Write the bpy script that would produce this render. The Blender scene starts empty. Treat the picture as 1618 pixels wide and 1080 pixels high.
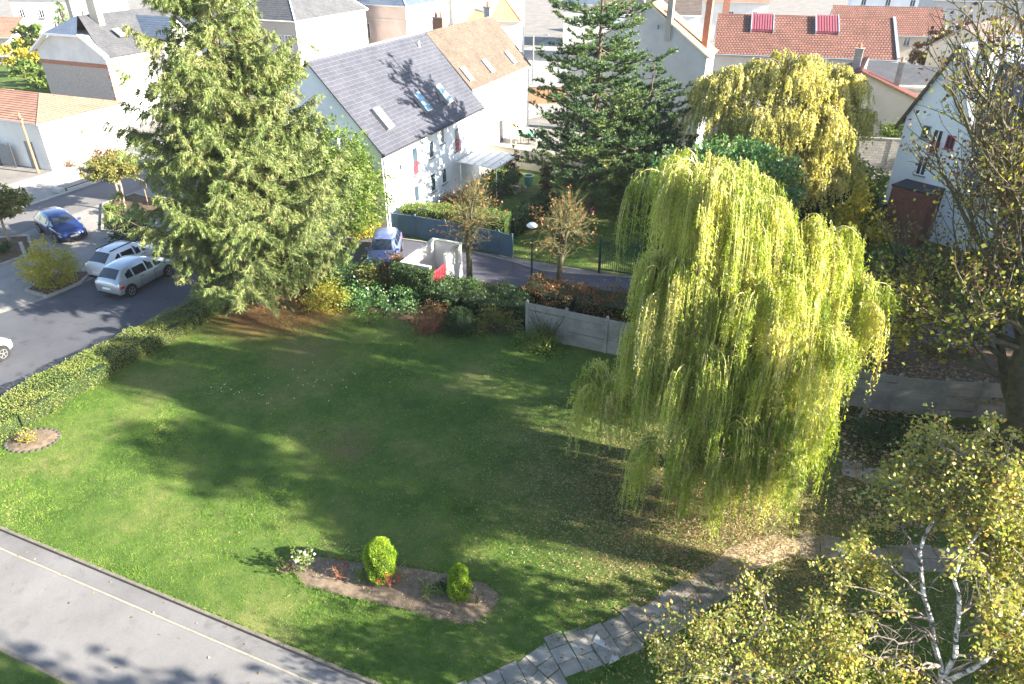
import bpy, math, random
import numpy as np
from mathutils import Vector, Matrix
R = math.radians
sc = bpy.context.scene
C = sc.collection

# ------------------------------------------------------------------ camera, world, sun, exposure
YAW = 22.9
cd = bpy.data.cameras.new('camera'); cam = bpy.data.objects.new('camera', cd); C.objects.link(cam)
cd.sensor_width = 36; cd.lens = 36*1133/1618; cd.clip_start = .1; cd.clip_end = 1500
cam.location = (0, 0, 17.5); cam.rotation_euler = (R(90-30.2), 0, R(YAW))
sc.camera = cam
SUN_EL, SUN_AZ = 23.5, 5.0        # azimuth measured from +X (east) towards +Y
w = bpy.data.worlds.new('World'); sc.world = w; w.use_nodes = True
nt = w.node_tree; nt.nodes.clear()
sky = nt.nodes.new('ShaderNodeTexSky'); sky.sky_type = 'NISHITA'; sky.sun_disc = False
sky.sun_elevation = R(SUN_EL); sky.sun_rotation = R(90-SUN_AZ); sky.altitude = 100; sky.dust_density = 1.0; sky.ozone_density = 1.0
bg = nt.nodes.new('ShaderNodeBackground'); bg.inputs[1].default_value = 0.074
wo = nt.nodes.new('ShaderNodeOutputWorld')
nt.links.new(sky.outputs[0], bg.inputs[0]); nt.links.new(bg.outputs[0], wo.inputs[0])
sd = bpy.data.lights.new('sun', 'SUN'); sd.energy = 5.0; sd.angle = R(.5); sd.color = (1, .93, .80)
so = bpy.data.objects.new('sun', sd); C.objects.link(so); so.location = (30, 0, 60)
sv = Vector((math.cos(R(SUN_AZ))*math.cos(R(SUN_EL)), math.sin(R(SUN_AZ))*math.cos(R(SUN_EL)), math.sin(R(SUN_EL))))
so.rotation_euler = sv.to_track_quat('Z', 'Y').to_euler()
sc.view_settings.view_transform = 'Standard'; sc.view_settings.look = 'None'
sc.view_settings.exposure = 2.6; sc.view_settings.gamma = 1
sc.render.engine = 'CYCLES'
sc.cycles.max_bounces = 6; sc.cycles.transparent_max_bounces = 6

# ------------------------------------------------------------------ a photo pixel to a place on the ground (real placement)
_P = R(30.2); CP, SP, CA, SA = math.cos(_P), math.sin(_P), math.cos(R(YAW)), math.sin(R(YAW))
def G(x, y, z=0.0):
    u = (x-809)/1133; v = (540-y)/1133
    X, Y, Z = u, CP+v*SP, -SP+v*CP
    t = (z-17.5)/Z
    return ((X*CA-Y*SA)*t, (X*SA+Y*CA)*t)
def CF(X, Y):            # right / forward of the viewpoint -> world
    return (X*CA-Y*SA, X*SA+Y*CA)

# ------------------------------------------------------------------ materials
M = {}
def newmat(name):
    m = bpy.data.materials.new(name); m.use_nodes = True
    n = m.node_tree.nodes; l = m.node_tree.links
    return m, n, l, n['Principled BSDF']
def rgb(c): return (c[0], c[1], c[2], 1)
def noise(n, l, scale, detail=4, rough=.6, coord='Object', vec=None):
    t = n.new('ShaderNodeTexNoise'); t.inputs['Scale'].default_value = scale; t.inputs['Detail'].default_value = detail
    t.inputs['Roughness'].default_value = rough
    if vec is None:
        g = n.new('ShaderNodeNewGeometry'); vec = g.outputs['Position']
    l.new(vec, t.inputs['Vector']); return t
def ramp(n, l, fac, stops):
    r = n.new('ShaderNodeValToRGB'); e = r.color_ramp.elements
    while len(e) < len(stops): e.new(.5)
    for i, (p, c) in enumerate(stops): e[i].position = p; e[i].color = rgb(c)
    l.new(fac, r.inputs[0]); return r
def mixc(n, l, fac, a, b, mode='MIX'):
    m = n.new('ShaderNodeMix'); m.data_type = 'RGBA'; m.blend_type = mode
    for s, v in ((m.inputs[0], fac), (m.inputs[6], a), (m.inputs[7], b)):
        if hasattr(v, 'links') or isinstance(v, bpy.types.NodeSocket): l.new(v, s)
        elif isinstance(v, (int, float)): s.default_value = v
        else: s.default_value = rgb(v)
    return m.outputs[2]
def bump(n, l, h, b, strength=.3, dist=.02):
    bp = n.new('ShaderNodeBump'); bp.inputs['Strength'].default_value = strength; bp.inputs['Distance'].default_value = dist
    l.new(h, bp.inputs['Height']); l.new(bp.outputs[0], b.inputs['Normal'])
def mat(name, col, rough=.75, var=.12, scale=3., metal=0, fine=40., bstr=.15, spec=.4):
    m, n, l, b = newmat(name)
    t = noise(n, l, scale, 5); f = noise(n, l, fine, 3)
    lo = tuple(c*(1-var) for c in col); hi = tuple(min(1, c*(1+var)) for c in col)
    r = ramp(n, l, t.outputs[0], [(.3, lo), (.7, hi)])
    r2 = ramp(n, l, f.outputs[0], [(.3, (1-var*.6,)*3), (.7, (1, 1, 1))])
    l.new(mixc(n, l, 1.0, r.outputs[0], r2.outputs[0], 'MULTIPLY'), b.inputs['Base Color'])
    b.inputs['Roughness'].default_value = rough; b.inputs['Metallic'].default_value = metal
    b.inputs['Specular IOR Level'].default_value = spec
    if bstr: bump(n, l, f.outputs[0], b, bstr, .01)
    M[name] = m; return m
def leafmat(name, stops, trans=.35, rough=.5, spec=.3, big=None):
    m, n, l, b = newmat(name)
    a = n.new('ShaderNodeAttribute'); a.attribute_name = 'tone'
    r = ramp(n, l, a.outputs['Fac'], stops)
    col = r.outputs[0]
    t = noise(n, l, .9 if big is None else big, 3)
    r2 = ramp(n, l, t.outputs[0], [(.3, (.72, .78, .75)), (.7, (1.15, 1.1, 1.0))])
    col = mixc(n, l, 1.0, col, r2.outputs[0], 'MULTIPLY')
    l.new(col, b.inputs['Base Color']); b.inputs['Roughness'].default_value = rough
    b.inputs['Specular IOR Level'].default_value = spec
    tr = n.new('ShaderNodeBsdfTranslucent'); l.new(mixc(n, l, 1.0, col, (1.3, 1.25, .6), 'MULTIPLY'), tr.inputs[0])
    mx = n.new('ShaderNodeMixShader'); mx.inputs[0].default_value = trans
    l.new(b.outputs[0], mx.inputs[1]); l.new(tr.outputs[0], mx.inputs[2])
    l.new(mx.outputs[0], n['Material Output'].inputs[0]); M[name] = m; return m
def rowmat(name, c1, c2, mortar, bw, bh, msize=.012, rough=.8, bias=0., spec=.3):
    """tiles, slates, bricks or blocks laid in rows; colour and joint relief from a brick pattern in surface metres (UV)"""
    m, n, l, b = newmat(name)
    uv = n.new('ShaderNodeUVMap'); t = n.new('ShaderNodeTexBrick'); l.new(uv.outputs[0], t.inputs['Vector'])
    t.inputs['Color1'].default_value = rgb(c1); t.inputs['Color2'].default_value = rgb(c2); t.inputs['Mortar'].default_value = rgb(mortar)
    t.inputs['Scale'].default_value = 1; t.inputs['Mortar Size'].default_value = msize; t.inputs['Brick Width'].default_value = bw
    t.inputs['Row Height'].default_value = bh; t.inputs['Bias'].default_value = bias; t.inputs['Mortar Smooth'].default_value = .2
    nz = noise(n, l, .7, 6); r = ramp(n, l, nz.outputs[0], [(.3, (.78, .78, .78)), (.7, (1.15, 1.12, 1.08))])
    l.new(mixc(n, l, 1.0, t.outputs[0], r.outputs[0], 'MULTIPLY'), b.inputs['Base Color'])
    inv = n.new('ShaderNodeMath'); inv.operation = 'SUBTRACT'; inv.inputs[0].default_value = 1; l.new(t.outputs['Fac'], inv.inputs[1])
    bump(n, l, inv.outputs[0], b, .6, .02)
    b.inputs['Roughness'].default_value = rough; b.inputs['Specular IOR Level'].default_value = spec
    M[name] = m; return m

def lawnmat():
    m, n, l, b = newmat('lawn_soil_and_turf')
    t1 = noise(n, l, .35, 5); t2 = noise(n, l, 2.2, 5, .7); t3 = noise(n, l, 28, 3, .7)
    a = ramp(n, l, t1.outputs[0], [(.32, (.045, .085, .020)), (.5, (.085, .13, .032)), (.68, (.155, .165, .06))])
    c = ramp(n, l, t2.outputs[0], [(.3, (.62, .75, .6)), (.7, (1.25, 1.15, 1.1))])
    d = ramp(n, l, t3.outputs[0], [(.3, (.6, .6, .6)), (.7, (1.2, 1.2, 1.2))])
    col = mixc(n, l, 1., mixc(n, l, 1., a.outputs[0], c.outputs[0], 'MULTIPLY'), d.outputs[0], 'MULTIPLY')
    # worn brown needle litter round the spruce
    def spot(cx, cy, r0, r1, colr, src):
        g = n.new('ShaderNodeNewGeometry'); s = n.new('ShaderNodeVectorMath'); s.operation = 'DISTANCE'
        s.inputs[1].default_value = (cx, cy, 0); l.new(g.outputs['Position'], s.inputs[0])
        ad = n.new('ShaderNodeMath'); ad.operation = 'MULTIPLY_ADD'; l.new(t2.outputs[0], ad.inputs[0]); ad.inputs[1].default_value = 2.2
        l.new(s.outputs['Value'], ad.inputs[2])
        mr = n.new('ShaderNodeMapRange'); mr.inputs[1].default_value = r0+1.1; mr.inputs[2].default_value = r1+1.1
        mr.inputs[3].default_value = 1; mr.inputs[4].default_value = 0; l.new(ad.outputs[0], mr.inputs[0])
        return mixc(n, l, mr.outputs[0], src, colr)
    col = spot(-24.4, 26.6, 2.2, 4.6, (.17, .085, .04), col)
    col = spot(-20.5, 23.2, .3, 2.2, (.13, .12, .05), col)
    col = spot(-14.3, 17.6, .1, 1.3, (.13, .11, .045), col)
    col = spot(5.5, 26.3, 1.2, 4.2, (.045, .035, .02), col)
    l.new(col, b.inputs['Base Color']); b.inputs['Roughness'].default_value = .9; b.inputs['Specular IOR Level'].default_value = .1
    bump(n, l, t3.outputs[0], b, .5, .04); M['lawn'] = m
lawnmat()
def asphalt(name, c, var=.2, stain=.5):
    m, n, l, b = newmat(name)
    t1 = noise(n, l, .45, 6, .65); t2 = noise(n, l, 90, 2); t3 = noise(n, l, 1.6, 4, .5)
    a = ramp(n, l, t1.outputs[0], [(.3, tuple(x*(1-var) for x in c)), (.7, tuple(x*(1+var) for x in c))])
    s = ramp(n, l, t3.outputs[0], [(.25, (1-stain,)*3), (.42, (1, 1, 1))])
    f = ramp(n, l, t2.outputs[0], [(.3, (.7, .7, .7)), (.7, (1.15, 1.15, 1.15))])
    l.new(mixc(n, l, 1., mixc(n, l, 1., a.outputs[0], s.outputs[0], 'MULTIPLY'), f.outputs[0], 'MULTIPLY'), b.inputs['Base Color'])
    b.inputs['Roughness'].default_value = .85; b.inputs['Specular IOR Level'].default_value = .25
    bump(n, l, t2.outputs[0], b, .3, .01); M[name] = m
asphalt('asphalt_pale', (.175, .168, .165), .16, .2)
asphalt('asphalt_band', (.155, .15, .15), .2, .4)
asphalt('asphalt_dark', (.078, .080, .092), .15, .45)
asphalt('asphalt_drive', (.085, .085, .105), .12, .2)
asphalt('asphalt_street', (.15, .14, .14), .1, .1)
asphalt('concrete_lot', (.235, .22, .205), .18, .25)
asphalt('pavement', (.26, .25, .24), .1, .1)
asphalt('town_ground', (.19, .175, .16), .25, .3)
mat('kerb', (.15, .13, .10), .85, .25, 6)
mat('kerb_line', (.27, .245, .195), .85, .15, 6)
mat('slab', (.25, .25, .235), .8, .3, 2.5, bstr=.4)
mat('slab_white', (.42, .41, .38), .8, .1, 4)
mat('concrete', (.27, .255, .23), .85, .28, 1.3, bstr=.4)
mat('concrete_dark', (.25, .24, .225), .85, .3, 1.3, bstr=.4)
mat('soil', (.17, .125, .085), .95, .45, 5, bstr=.9)
mat('leafy_soil', (.10, .062, .035), .95, .5, 5, bstr=.9)
mat('sand', (.36, .28, .18), .95, .3, 5, bstr=.6)
mat('white_render', (.64, .63, .60), .85, .12, .6)
mat('white_render_cool', (.78, .80, .82), .85, .09, .6)
mat('cream_render', (.62, .55, .44), .85, .08, .8)
mat('grey_render', (.37, .38, .385), .9, .15, .5, bstr=.3)
mat('beige_render', (.52, .46, .37), .9, .12, .7)
mat('pebbledash', (.40, .36, .32), .95, .3, 14, fine=60, bstr=.8)
mat('pink_render', (.55, .42, .36), .9, .12, .7)
mat('brick_plain', (.36, .16, .10), .9, .25, 5)
mat('dark_trim', (.035, .035, .042), .6, .2, 4)
mat('zinc', (.36, .40, .46), .45, .12, 2, metal=.4)
mat('white_paint', (.80, .80, .78), .45, .03, 2, bstr=0)
mat('grey_paint', (.30, .31, .32), .5, .06, 2, bstr=0)
mat('gate_grey', (.20, .21, .22), .5, .06, 2, bstr=0)
mat('brown_wood', (.30, .17, .09), .7, .25, 5)
mat('shutter', (.42, .33, .25), .7, .12, 5)
mat('red_paint', (.42, .035, .05), .4, .08, 3, bstr=0)
mat('blue_panel', (.065, .125, .175), .6, .12, 1.5)
mat('green_metal', (.015, .05, .045), .5, .1, 3, bstr=0)
mat('black_plastic', (.02, .02, .022), .5, .1, 3, bstr=0)
mat('tyre', (.018, .018, .019), .8, .1, 3)
mat('rim', (.45, .46, .47), .3, .05, 3, metal=.8, bstr=0)
mat('chrome', (.75, .75, .76), .15, .02, 3, metal=1, bstr=0)
mat('plate', (.75, .75, .72), .4, .02, 3, bstr=0)
mat('tail_lamp', (.45, .012, .018), .15, .05, 3, bstr=0, spec=.6)
mat('head_lamp', (.65, .68, .70), .08, .03, 3, metal=.3, bstr=0, spec=.8)
mat('bark', (.12, .085, .06), .95, .35, 4, bstr=.9)
mat('bark_pale', (.25, .21, .16), .95, .3, 4, bstr=.8)
mat('bark_mossy', (.10, .09, .05), .95, .4, 4, bstr=.8)
mat('twig_olive', (.135, .12, .045), .8, .3, 4, bstr=0)
mat('corrugated_red', (.26, .07, .09), .5, .15, 3, bstr=0)
mat('stone_dark', (.065, .06, .055), .9, .2, 5)
mat('twig_gold', (.50, .44, .17), .8, .25, 4, bstr=0)
mat('twig_red', (.32, .12, .07), .8, .3, 4, bstr=0)
mat('twig_grey', (.20, .165, .14), .8, .3, 4, bstr=0)
mat('roof_sheet', (.62, .60, .57), .5, .12, 2)
mat('plastic_green', (.10, .35, .22), .4, .05, 2, bstr=0)
mat('ochre_wood', (.48, .30, .14), .7, .15, 5)
def birchbark():
    m, n, l, b = newmat('birch_bark')
    g = n.new('ShaderNodeNewGeometry'); mp = n.new('ShaderNodeMapping'); mp.inputs['Scale'].default_value = (2.5, 2.5, 9)
    l.new(g.outputs['Position'], mp.inputs[0]); t = noise(n, l, 1.6, 5, .7, vec=mp.outputs[0])
    r = ramp(n, l, t.outputs[0], [(.42, (.05, .042, .036)), (.50, (.42, .39, .35)), (.62, (.70, .68, .64))])
    l.new(r.outputs[0], b.inputs['Base Color']); b.inputs['Roughness'].default_value = .7; M['birch_bark'] = m
birchbark()
def glassmat(name, c, rough=.06):
    m, n, l, b = newmat(name); t = noise(n, l, 1.2, 2)
    r = ramp(n, l, t.outputs[0], [(.35, c), (.65, tuple(x*1.6 for x in c))]); l.new(r.outputs[0], b.inputs['Base Color'])
    b.inputs['Roughness'].default_value = rough; b.inputs['Specular IOR Level'].default_value = .9; M[name] = m
glassmat('glass', (.03, .045, .06)); glassmat('car_glass', (.012, .016, .022), .04); glassmat('sky_glass', (.16, .30, .42), .08)
def paint(name, c, metal=.5, rough=.28):
    m, n, l, b = newmat(name); t = noise(n, l, 2, 3); r = ramp(n, l, t.outputs[0], [(.3, tuple(x*.93 for x in c)), (.7, c)])
    l.new(r.outputs[0], b.inputs['Base Color']); b.inputs['Roughness'].default_value = rough; b.inputs['Metallic'].default_value = metal
    b.inputs['Coat Weight'].default_value = .8; b.inputs['Coat Roughness'].default_value = .04; M[name] = m
paint('paint_blue', (.012, .03, .13), .3); paint('paint_silver', (.46, .49, .53), .55); paint('paint_white', (.62, .63, .65), .15); paint('paint_van', (.16, .20, .42), .3)
rowmat('slate_new', (.048, .051, .068), (.056, .059, .076), (.11, .11, .13), .9, .30, .016, .55)
rowmat('slate_old', (.06, .064, .078), (.085, .086, .09), (.07, .07, .08), .25, .16, .01, .7)
rowmat('slate_blue', (.075, .105, .16), (.10, .13, .185), (.04, .05, .08), .25, .16, .01, .6)
rowmat('tile_brown', (.092, .072, .058), (.13, .105, .085), (.075, .055, .04), .22, .17, .014, .9)
rowmat('tile_red', (.29, .13, .095), (.20, .10, .08), (.06, .03, .025), .34, .42, .06, .85)
rowmat('tile_terracotta', (.30, .155, .11), (.36, .21, .16), (.22, .12, .08), .24, .33, .045, .85)
rowmat('tile_dark', (.10, .085, .08), (.15, .12, .10), (.05, .04, .04), .26, .28, .03, .85)
rowmat('tile_maroon', (.12, .035, .03), (.15, .05, .04), (.10, .03, .03), .26, .3, .02, .8)
rowmat('tile_orange', (.33, .19, .11), (.40, .26, .16), (.34, .17, .08), .24, .22, .02, .85)
rowmat('block_wall', (.26, .25, .23), (.33, .315, .29), (.17, .165, .15), .42, .21, .018, .95)
rowmat('brick_wall', (.20, .065, .045), (.27, .10, .065), (.16, .13, .11), .22, .075, .01, .95)
leafmat('needle_spruce', [(0, (.055, .095, .028)), (.5, (.155, .21, .055)), (.9, (.29, .34, .14)), (1, (.30, .24, .12))], .15, .55)
leafmat('needle_pine', [(0, (.03, .07, .03)), (.5, (.09, .16, .055)), (.85, (.18, .24, .08)), (1, (.32, .24, .11))], .1, .5)
leafmat('needle_dark', [(0, (.012, .035, .015)), (1, (.03, .07, .028))], .1, .6)
leafmat('willow_leaf', [(0, (.16, .24, .03)), (.45, (.33, .42, .06)), (.78, (.50, .54, .13)), (.9, (.52, .40, .08)), (1, (.62, .64, .38))], .45, .45, .4)
leafmat('golden_leaf', [(0, (.30, .30, .08)), (.5, (.54, .51, .18)), (1, (.76, .70, .34))], .4, .5)
leafmat('birch_leaf', [(0, (.09, .15, .03)), (.35, (.24, .28, .07)), (.65, (.44, .42, .16)), (.82, (.45, .27, .08)), (1, (.66, .66, .46))], .4, .4)
leafmat('mixed_leaf', [(0, (.12, .18, .03)), (.35, (.30, .30, .06)), (.45, (.07, .042, .03)), (.85, (.12, .075, .05)), (1, (.22, .14, .08))], .3, .5)
leafmat('pollard_leaf', [(0, (.26, .28, .06)), (.45, (.30, .15, .07)), (1, (.28, .09, .06))], .35, .5)
leafmat('bright_leaf', [(0, (.08, .14, .03)), (.6, (.15, .22, .05)), (1, (.28, .31, .09))], .4, .45)
leafmat('glossy_leaf', [(0, (.04, .12, .035)), (.6, (.10, .22, .07)), (1, (.32, .38, .20))], .25, .3, .6)
leafmat('dark_leaf', [(0, (.018, .045, .015)), (.7, (.04, .085, .025)), (1, (.09, .11, .03))], .2, .5)
leafmat('olive_leaf', [(0, (.08, .10, .03)), (.6, (.17, .18, .05)), (1, (.24, .17, .06))], .3, .5)
leafmat('yellow_leaf', [(0, (.20, .22, .03)), (.6, (.38, .34, .05)), (1, (.46, .30, .05))], .4, .5)
leafmat('hedge_leaf', [(0, (.085, .14, .03)), (.6, (.17, .23, .055)), (.93, (.27, .27, .08)), (1, (.46, .17, .04))], .25, .5)
leafmat('rust_leaf', [(0, (.08, .09, .03)), (.5, (.14, .09, .045)), (1, (.26, .11, .05))], .3, .5)
leafmat('purple_leaf', [(0, (.05, .015, .02)), (1, (.11, .03, .035))], .15, .5)
leafmat('thuja_leaf', [(0, (.12, .22, .02)), (.6, (.26, .40, .035)), (1, (.44, .52, .07))], .3, .5)
leafmat('grass_blade', [(0, (.05, .13, .016)), (.45, (.12, .24, .03)), (.8, (.26, .36, .065)), (1, (.46, .44, .21))], .25, .55, .2, big=.45)
leafmat('litter_leaf', [(0, (.10, .06, .03)), (.35, (.22, .14, .06)), (.8, (.34, .25, .12)), (1, (.50, .44, .32))], .1, .6)
leafmat('pale_leaf', [(0, (.25, .30, .10)), (.6, (.45, .50, .30)), (1, (.75, .75, .70))], .3, .5)

# ------------------------------------------------------------------ object helpers
def props(o, label=None, cat=None, group=None, kind=None):
    if label: o['label'] = label
    if cat: o['category'] = cat
    if group: o['group'] = group
    if kind: o['kind'] = kind
    return o
def thing(name, label, cat, loc=(0, 0, 0), rz=0, group=None):
    o = bpy.data.objects.new(name, None); C.objects.link(o)
    o.location = (loc[0], loc[1], loc[2] if len(loc) > 2 else 0); o.rotation_euler = (0, 0, rz); o.empty_display_size = .3
    return props(o, label, cat, group)
def copy_tree(o, parent=None):
    c = o.copy(); C.objects.link(c); c.parent = parent
    for ch in [x for x in ALLKIDS(o)]: copy_tree(ch, c)
    return c
def ALLKIDS(o): return list(o.children)
class MB:
    """collects faces (with metre UVs); build() links them as one mesh object"""
    def __init__(s): s.v = []; s.f = []; s.uv = []
    def face(s, pts, uv=None):
        b = len(s.v); s.v += [tuple(p) for p in pts]; s.f.append(tuple(range(b, b+len(pts))))
        if uv is None:
            p = [Vector(q) for q in pts]; n = (p[1]-p[0]).cross(p[2]-p[0])
            if n.length < 1e-9: n = Vector((0, 0, 1))
            n.normalize()
            t = Vector((0, 0, 1)).cross(n)
            if t.length < 1e-3: t = Vector((1, 0, 0))
            t.normalize(); bt = n.cross(t)
            uv = [(q.dot(t), q.dot(bt)) for q in p]
        s.uv += uv; return s
    def box(s, x0, x1, y0, y1, z0, z1):
        a = [(x0, y0, z0), (x1, y0, z0), (x1, y1, z0), (x0, y1, z0), (x0, y0, z1), (x1, y0, z1), (x1, y1, z1), (x0, y1, z1)]
        for q in ((0, 3, 2, 1), (4, 5, 6, 7), (0, 1, 5, 4), (1, 2, 6, 5), (2, 3, 7, 6), (3, 0, 4, 7)): s.face([a[i] for i in q])
        return s
    def prism(s, poly, d):           # poly: list of 3d points (one face), extruded along vector d
        d = Vector(d); a = [Vector(p) for p in poly]; b = [p+d for p in a]
        nrm = Vector((0, 0, 0))
        for i in range(len(a)): nrm += a[i].cross(a[(i+1) % len(a)])
        if nrm.dot(d) > 0: a, b = b, a
        s.face(a); s.face(b[::-1])
        for i in range(len(a)):
            j = (i+1) % len(a); s.face([a[i], b[i], b[j], a[j]])
        return s
    def plane(s, poly, z=0): return s.face([(p[0], p[1], z) for p in poly])
    def bar(s, a, b, r, n=6, r2=None):
        a, b = Vector(a), Vector(b); d = (b-a); r2 = r if r2 is None else r2
        if d.length < 1e-6: return s
        d.normalize(); u = d.orthogonal().normalized(); w_ = d.cross(u)
        ra = [a+(u*math.cos(t)+w_*math.sin(t))*r for t in [2*math.pi*i/n for i in range(n)]]
        rb = [b+(u*math.cos(t)+w_*math.sin(t))*r2 for t in [2*math.pi*i/n for i in range(n)]]
        for i in range(n):
            j = (i+1) % n; s.face([ra[i], ra[j], rb[j], rb[i]])
        s.face(ra[::-1]); s.face(rb); return s
    def lathe(s, prof, n=12, cx=0, cy=0):
        for (r0, z0), (r1, z1) in zip(prof, prof[1:]):
            for i in range(n):
                t0, t1 = 2*math.pi*i/n, 2*math.pi*(i+1)/n
                s.face([(cx+r0*math.cos(t0), cy+r0*math.sin(t0), z0), (cx+r0*math.cos(t1), cy+r0*math.sin(t1), z0),
                        (cx+r1*math.cos(t1), cy+r1*math.sin(t1), z1), (cx+r1*math.cos(t0), cy+r1*math.sin(t0), z1)])
        return s
    def mesh(s, name, m, smooth=False):
        me = bpy.data.meshes.new(name); me.from_pydata(s.v, [], s.f); u = me.uv_layers.new(name='UVMap')
        u.data.foreach_set('uv', np.array(s.uv, dtype=np.float32).ravel())
        me.materials.append(M[m] if isinstance(m, str) else m)
        if smooth: me.polygons.foreach_set('use_smooth', [True]*len(me.polygons))
        me.update(); return me
    def build(s, name, m, parent=None, loc=None, rz=None, smooth=False, weld=False):
        me = s.mesh(name, m, smooth)
        if weld:
            import bmesh
            bm = bmesh.new(); bm.from_mesh(me); bmesh.ops.remove_doubles(bm, verts=bm.verts, dist=1e-4); bm.to_mesh(me); bm.free()
        o = bpy.data.objects.new(name, me); C.objects.link(o)
        if parent: o.parent = parent
        if loc: o.location = loc
        if rz is not None: o.rotation_euler = (0, 0, rz)
        return o
def struct(name, mb, m, parent=None):
    o = mb.build(name, m, parent)
    if not parent: o['kind'] = 'structure'
    return o

# numpy soup of leaves and tubes
class Soup:
    def __init__(s): s.q = []; s.tn = []; s.t = []; s.tt = []
    def leaves(s, p, d, wv, L, W, tone, fold=.15):
        """diamond leaves: base p, direction d, side vector wv, length L, width W (arrays)"""
        L = np.asarray(L).reshape(-1, 1)*np.ones((len(p), 1)); W = np.asarray(W).reshape(-1, 1)*np.ones((len(p), 1))
        nn = np.cross(d, wv)
        a = p; c = p+d*L; b = p+d*L*.45+wv*W*.5+nn*W*fold; e = p+d*L*.45-wv*W*.5+nn*W*fold
        s.q.append(np.stack([a, b, c, e], 1)); s.tn.append(np.repeat(tone, 4))
    def tris(s, p, d, wv, L, W, tone):
        L = np.asarray(L).reshape(-1, 1)*np.ones((len(p), 1)); W = np.asarray(W).reshape(-1, 1)*np.ones((len(p), 1))
        s.t.append(np.stack([p-wv*W*.5, p+wv*W*.5, p+d*L], 1)); s.tt.append(np.repeat(tone, 3))
    def tube(s, pts, rad, n=5, tone=.5):
        pts = np.asarray(pts, float); rad = np.asarray(rad, float)
        k = len(pts); tg = np.gradient(pts, axis=0); tg /= np.linalg.norm(tg, axis=1, keepdims=True)+1e-9
        up = np.tile(np.array([0.31, 0.17, .93]), (k, 1)); u = np.cross(tg, up); ln = np.linalg.norm(u, axis=1, keepdims=True)
        u = np.where(ln < .05, np.cross(tg, np.array([1, 0, 0.])), u); u /= np.linalg.norm(u, axis=1, keepdims=True)+1e-9
        v = np.cross(tg, u); a = np.arange(n)*2*np.pi/n
        ring = pts[:, None]+rad[:, None, None]*(np.cos(a)[None, :, None]*u[:, None]+np.sin(a)[None, :, None]*v[:, None])
        r2 = np.roll(ring, -1, axis=1)
        q = np.stack([ring[:-1], r2[:-1], r2[1:], ring[1:]], 2).reshape(-1, 4, 3)
        s.q.append(q); s.tn.append(np.full(len(q)*4, tone))
    def count(s): return 2*sum(len(x) for x in s.q)+sum(len(x) for x in s.t)
    def build(s, name, m, parent=None, smooth=False):
        q = np.concatenate(s.q) if s.q else np.zeros((0, 4, 3)); t = np.concatenate(s.t) if s.t else np.zeros((0, 3, 3))
        v = np.concatenate([q.reshape(-1, 3), t.reshape(-1, 3)]).astype(np.float32)
        tone = np.concatenate((s.tn if s.tn else [np.zeros(0)])+(s.tt if s.tt else [np.zeros(0)])).astype(np.float32)
        me = bpy.data.meshes.new(name); nv = len(v); nq, ntr = len(q), len(t)
        me.vertices.add(nv); me.vertices.foreach_set('co', v.ravel())
        me.loops.add(nv); me.loops.foreach_set('vertex_index', np.arange(nv, dtype=np.int32))
        me.polygons.add(nq+ntr)
        me.polygons.foreach_set('loop_start', np.concatenate([np.arange(nq)*4, nq*4+np.arange(ntr)*3]).astype(np.int32))
        at = me.attributes.new('tone', 'FLOAT', 'POINT'); at.data.foreach_set('value', tone)
        me.materials.append(M[m]); me.update(calc_edges=True)
        if smooth: me.polygons.foreach_set('use_smooth', np.ones(nq+ntr, dtype=bool))
        o = bpy.data.objects.new(name, me); C.objects.link(o); 
        if parent: o.parent = parent
        TRI[0] += 2*nq+ntr
        return o
TRI = [0]
rng = np.random.default_rng(7)
def unit(a): return a/(np.linalg.norm(a, axis=-1, keepdims=True)+1e-9)
def rdir(n): return unit(rng.normal(size=(n, 3)))
def perp(d):
    r = rdir(len(d)); return unit(np.cross(d, r))
def curve(a, b, lift=0., k=6, wig=.08):
    a, b = np.asarray(a, float), np.asarray(b, float); t = np.linspace(0, 1, k)[:, None]
    L = np.linalg.norm(b-a); c = (a+b)/2+np.array([0, 0, lift*L])
    p = (1-t)**2*a+2*t*(1-t)*c+t*t*b
    p[1:-1] += rng.normal(size=(k-2, 3))*wig*L/ k
    return p

# crown made of leaf clumps over ellipsoid lobes
def leaf_lobes(sp, lobes, n, size, clump=.35, shell=.35, aspect=.6, tone=(0, 1), droop=.3, nclump=None, up=.0, tonebias=None):
    vol = np.array([(l[3]*l[4]*l[5])**(2/3) for l in lobes]); vol = vol/vol.sum()
    allc = []
    for lb, f in zip(lobes, vol):
        c = np.array(lb[:3]); r = np.array(lb[3:6]); k = max(3, int((nclump or n/60)*f)); m = int(n*f)
        d = rdir(k); rr = (1-shell*rng.random((k, 1))**1.6)*(1+.12*rng.normal(size=(k, 1)))
        cc = c+d*r*rr
        cc[:, 2] = np.maximum(cc[:, 2], .12)
        allc.append(cc)
        idx = rng.integers(0, k, m); ct = rng.random(k)
        off = rng.normal(size=(m, 3))*clump*np.array([1, 1, .7])
        p = cc[idx]+off; p[:, 2] = np.maximum(p[:, 2], .03)
        out = unit(p-c)
        dd = unit(out*.6+rdir(m)*.9+np.array([0, 0, -droop+up])); wv = perp(dd)
        sz = size*(.6+.8*rng.random(m))
        tn = tone[0]+(tone[1]-tone[0])*np.clip(.55*ct[idx]+.45*rng.random(m)+(0 if tonebias is None else tonebias*out[:, 2]), 0, 1)
        sp.leaves(p, dd, wv, sz, sz*aspect, tn)
    return np.concatenate(allc)
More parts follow.
